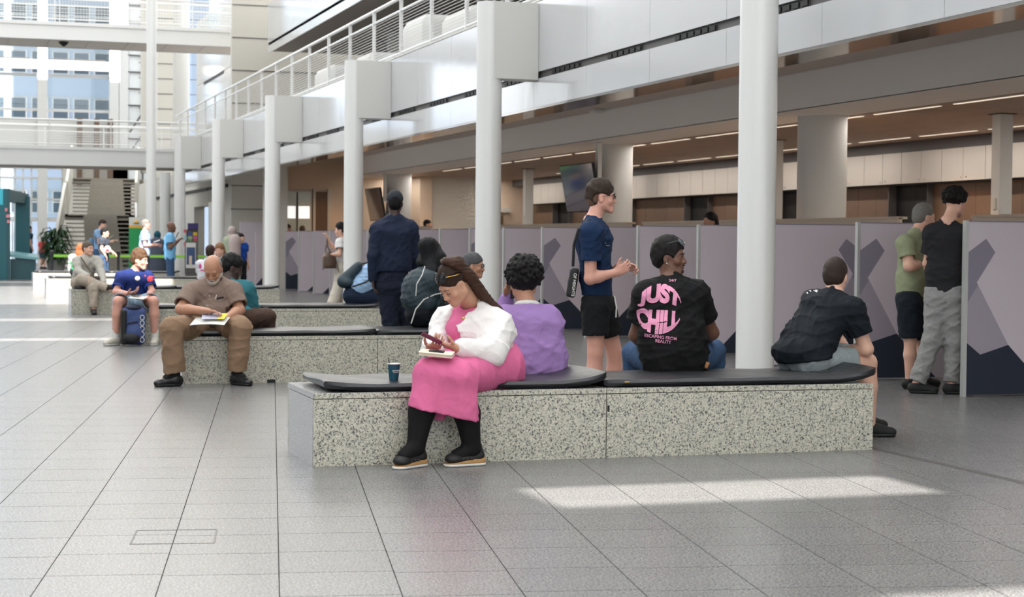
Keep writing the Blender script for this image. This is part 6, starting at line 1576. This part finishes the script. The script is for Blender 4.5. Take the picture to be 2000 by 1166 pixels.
root,H,J=simple('man in white t-shirt and maroon cap seated with his back turned',405,540,32.3,(.1,1),1.74,'sit','light',hairm('brown_crop',(0,0,0)),cl('white_tee2',(214,214,218)),dk,hairk=SH,capm=cl('cap_maroon',(78,40,42)),headadj=(411,493,32.3),shape=(.18,.18,.195),sl=.62)
B=Blob(); B.ell(A(391,520,32.08),(.03,.01,.05),0); B.ell(A(396,528,32.08),(.05,.01,.02),.01); mk('back_print_pink',[B.mesh(.01)],mat('print_magenta',(206,70,140),.7),root)
simple('blonde woman facing the camera beside the maroon-capped man',428,540,33.4,(-.1,-1),1.68,'sit','light',hairm('blonde_brown',(132,96,68)),cl('pale_top',(170,184,200)),dk,nm='woman',hairk=LG,headadj=(429,488,33.2),headf=(-.1,-1,-.25))
# hijab woman and boy in blue
J=pose(452,500,42.5,(.55,.8),1.62,'stand'); root,H=pose_person('woman','woman in a mauve headscarf and long green dress',J,'light',headfwd=D(.6,.8,0),hs=.014,detail=False)
def dr(B): B.cone(J['neck'],J['pelvis']+ZZ*.1,.17,.20,.06); B.cone(J['neck']+D(.1,-.1),A(459,520,42.2),.13,.12,.06)
B=Blob(); B.cone(J['neck']-ZZ*.08,J['pelvis'],.17,.20,.06); B.cone(J['pelvis'],V(J['pelvis'][0],J['pelvis'][1],.15),.20,.24,.06); B.cone(J['shL'],J['elL'],.09,.08,.04); B.plane(V(0,0,.06),-ZZ); B.noise(.008,14,3); mk('long_dress',[B.mesh(.016)],cl('sage_dress',(148,156,134)),root)
B=Blob(); B.cone(J['neck']+D(.10,-.12,-.05),A(459,522,42.3),.15,.13,.05); B.noise(.008,16,2); B.plane(A(459,525,42.2),-ZZ); mk('shawl',[B.mesh(.014)],cl('mauve_shawl',(176,160,156)),root); scarf(root,H,J,cl('mauve_shawl',(0,0,0)),hs=.012)
simple('boy in a bright blue t-shirt beside the headscarf woman',469,500,42.8,(.5,-.5),1.45,'stand','light',hairm('black_crop',(0,0,0)),cl('royal_tee',(34,82,176)),dk,nm='boy',hairk=SH,hs=.013)
# light blue t-shirt man on phone, behind fifth bench
root,H,J=simple('bald man in a sky-blue t-shirt and jeans looking at his phone',332,500,41.6,(.96,.1),1.72,'stand','brown',None,cl('sky_tee',(120,180,222),.85,.4,9),dj,arms=dict(elR=(.05,.02,-.27),wrR=(-.02,.17,-.12),elL=(-.05,.02,-.27),wrL=(.03,.17,-.12)),shape=(.19,.185,.19),sl=.6,hem=DN(-.12),hs=.0125)
phone('phone held up by the bald man in sky-blue t-shirt',A(346,459,41.5),D(.4,0,.9),D(-.9,0,.4))
root,H,J=simple('grey-haired man in a pale blue shirt holding papers in the queue',283,500,44.6,(.97,.1),1.8,'stand','pink',hairm('silver',(0,0,0)),cl('pale_blue2',(158,184,218),.85,.4,9),dk,hairk=SH,arms=dict(elR=(.03,.02,-.28),wrR=(-.02,.24,-.28),elL=(-.03,.02,-.28),wrL=(.02,.24,-.26)),shape=(.19,.2,.19),sl=.6,hem=DN(-.12),hs=.0125)
paper('papers','white papers in the hand of the grey-haired man in pale blue','papers',A(306,471,44.4),D(.9,0,.3),D(.2,1,.3),.16,.12,M['white2'])
J=pose(307,500,53,(.2,1),1.52,'stand'); root,H=pose_person('woman','woman in a teal headscarf and long dark grey robe',J,'tan',headfwd=D(.3,.9,0),hs=.015,detail=False)
B=Blob(); B.cone(J['neck']-ZZ*.05,J['pelvis'],.17,.24,.06); B.cone(J['pelvis'],V(J['pelvis'][0],J['pelvis'][1],.15),.24,.30,.06); B.cone(J['shL'],J['elL'],.09,.1,.04); B.cone(J['shR'],J['elR'],.09,.1,.04); B.plane(V(0,0,.05),-ZZ); B.noise(.01,14,3); mk('robe',[B.mesh(.018)],cl('robe_grey',(74,80,94)),root); scarf(root,H,J,cl('teal_scarf',(24,78,92)),hs=.013)
# red-haired person in green and white
root,H,J=simple('red-haired person in a green and white top seated with back turned',153,540,41,(-.1,1),1.65,'sit','light',hairm('ginger',(150,84,50)),cl('green_top',(60,176,104)),dk,nm='woman',hairk=LG,longr=.05,headadj=(157,487,41))
B=Blob(); B.cone(J['shL'],J['elL'],.094,.085,.03); B.cone(J['shL'],J['shR'],.09,.09,.04); B.noise(.006,30,2); mk('white_shoulders',[B.mesh(.014)],cl('white_tee',(0,0,0)),root)
# blue tee with paper
root,H,J=simple('tall man in a blue t-shirt reading a sheet of paper',192,500,50,(.85,-.2),1.84,'stand','light',hairm('brown_crop',(0,0,0)),cl('dusty_blue',(128,160,196)),dj,hairk=SH,lean=.12,arms=dict(elR=(.02,.06,-.28),wrR=(0,.28,-.24),elL=(-.02,.06,-.28),wrL=(0,.28,-.22)),headf=(.85,-.2,-.3))
paper('papers','white sheet of paper held by the tall man in blue t-shirt','papers',A(212,466,49.8),D(.8,-.2,.55),D(.3,.9,.2),.30,.20,M['white2'])
t=thing('backpack',tuple(A(180,480,50.1)),'blue backpack worn by the tall man in blue t-shirt','backpack'); B=Blob(); B.ell(A(178,480,50.0),(.10,.12,.22),0); mk('bag_body',[B.mesh(.015)],mat('pack_steel',(70,104,134),.7),t); MB().tube([tuple(A(182,458,49.8)),tuple(A(186,462,49.7)),tuple(A(187,476,49.7))],.02,6).build('strap',mat('pack_steel',(0,0,0)),t)
root,H,J=simple('dark-haired person in charcoal t-shirt holding a white snack bag',203,500,48.2,(.95,-.1),1.58,'stand','light',hairm('black_crop',(0,0,0)),cl('charcoal_tee2',(66,72,82)),dj,hairk=SH,arms=dict(elR=(.03,.0,-.26),wrR=(0,.1,-.44),elL=(-.03,.05,-.26),wrL=(0,.22,-.36)))
t=thing('snack_bag',tuple(A(210,488,48)),'white snack bag with a red mark in the hand of the charcoal t-shirt person','bag'); B=Blob(); B.ell(A(210,487,48),(.09,.05,.10),0); mk('bag_body',[B.mesh(.012)],M['white2'],t); B=Blob(); B.ell(A(210,488,47.94),(.05,.012,.03),0); mk('red_mark',[B.mesh(.01)],mat('crest_red',(0,0,0)),t)
simple('child in a red t-shirt near the potted plant',84,500,77,(.3,.9),1.32,'stand','light',hairm('black_crop',(0,0,0)),cl('red_tee',(196,70,72)),dj,nm='child',hairk=SH,frac=.7,hs=.018)
simple('person in a dark navy t-shirt walking behind the teal stand',56,500,68,(.6,.5),1.75,'stand','light',hairm('black_crop',(0,0,0)),cl('navy_far',(40,56,86)),dk,hairk=SH,hs=.018)
# clerks behind the partitions
simple('dark-haired woman whose head shows above the partition near the largest column',1390,480,22.7,(-.8,-.5),1.77,'stand','tan',hairm('black_long',(0,0,0)),dk,dk,nm='woman',hairk=LG)
simple('clerk with short black hair above the partition by the beige pillar',833,480,44.2,(.9,-.3),1.88,'stand','tan',hairm('black_crop',(0,0,0)),dk,dk,hairk=SH,hs=.016)
simple('dark-haired visitor whose head shows above the far partitions',560,480,48.3,(.9,.2),1.75,'stand','light',hairm('brown_crop',(0,0,0)),dk,dk,nm='woman',hairk=SH,hs=.016)
simple('brown-haired visitor seen from behind by the glazed office',590,480,48.6,(.1,1),1.71,'stand','light',hairm('greybrown',(0,0,0)),dk,dk,hairk=SH,hs=.016)
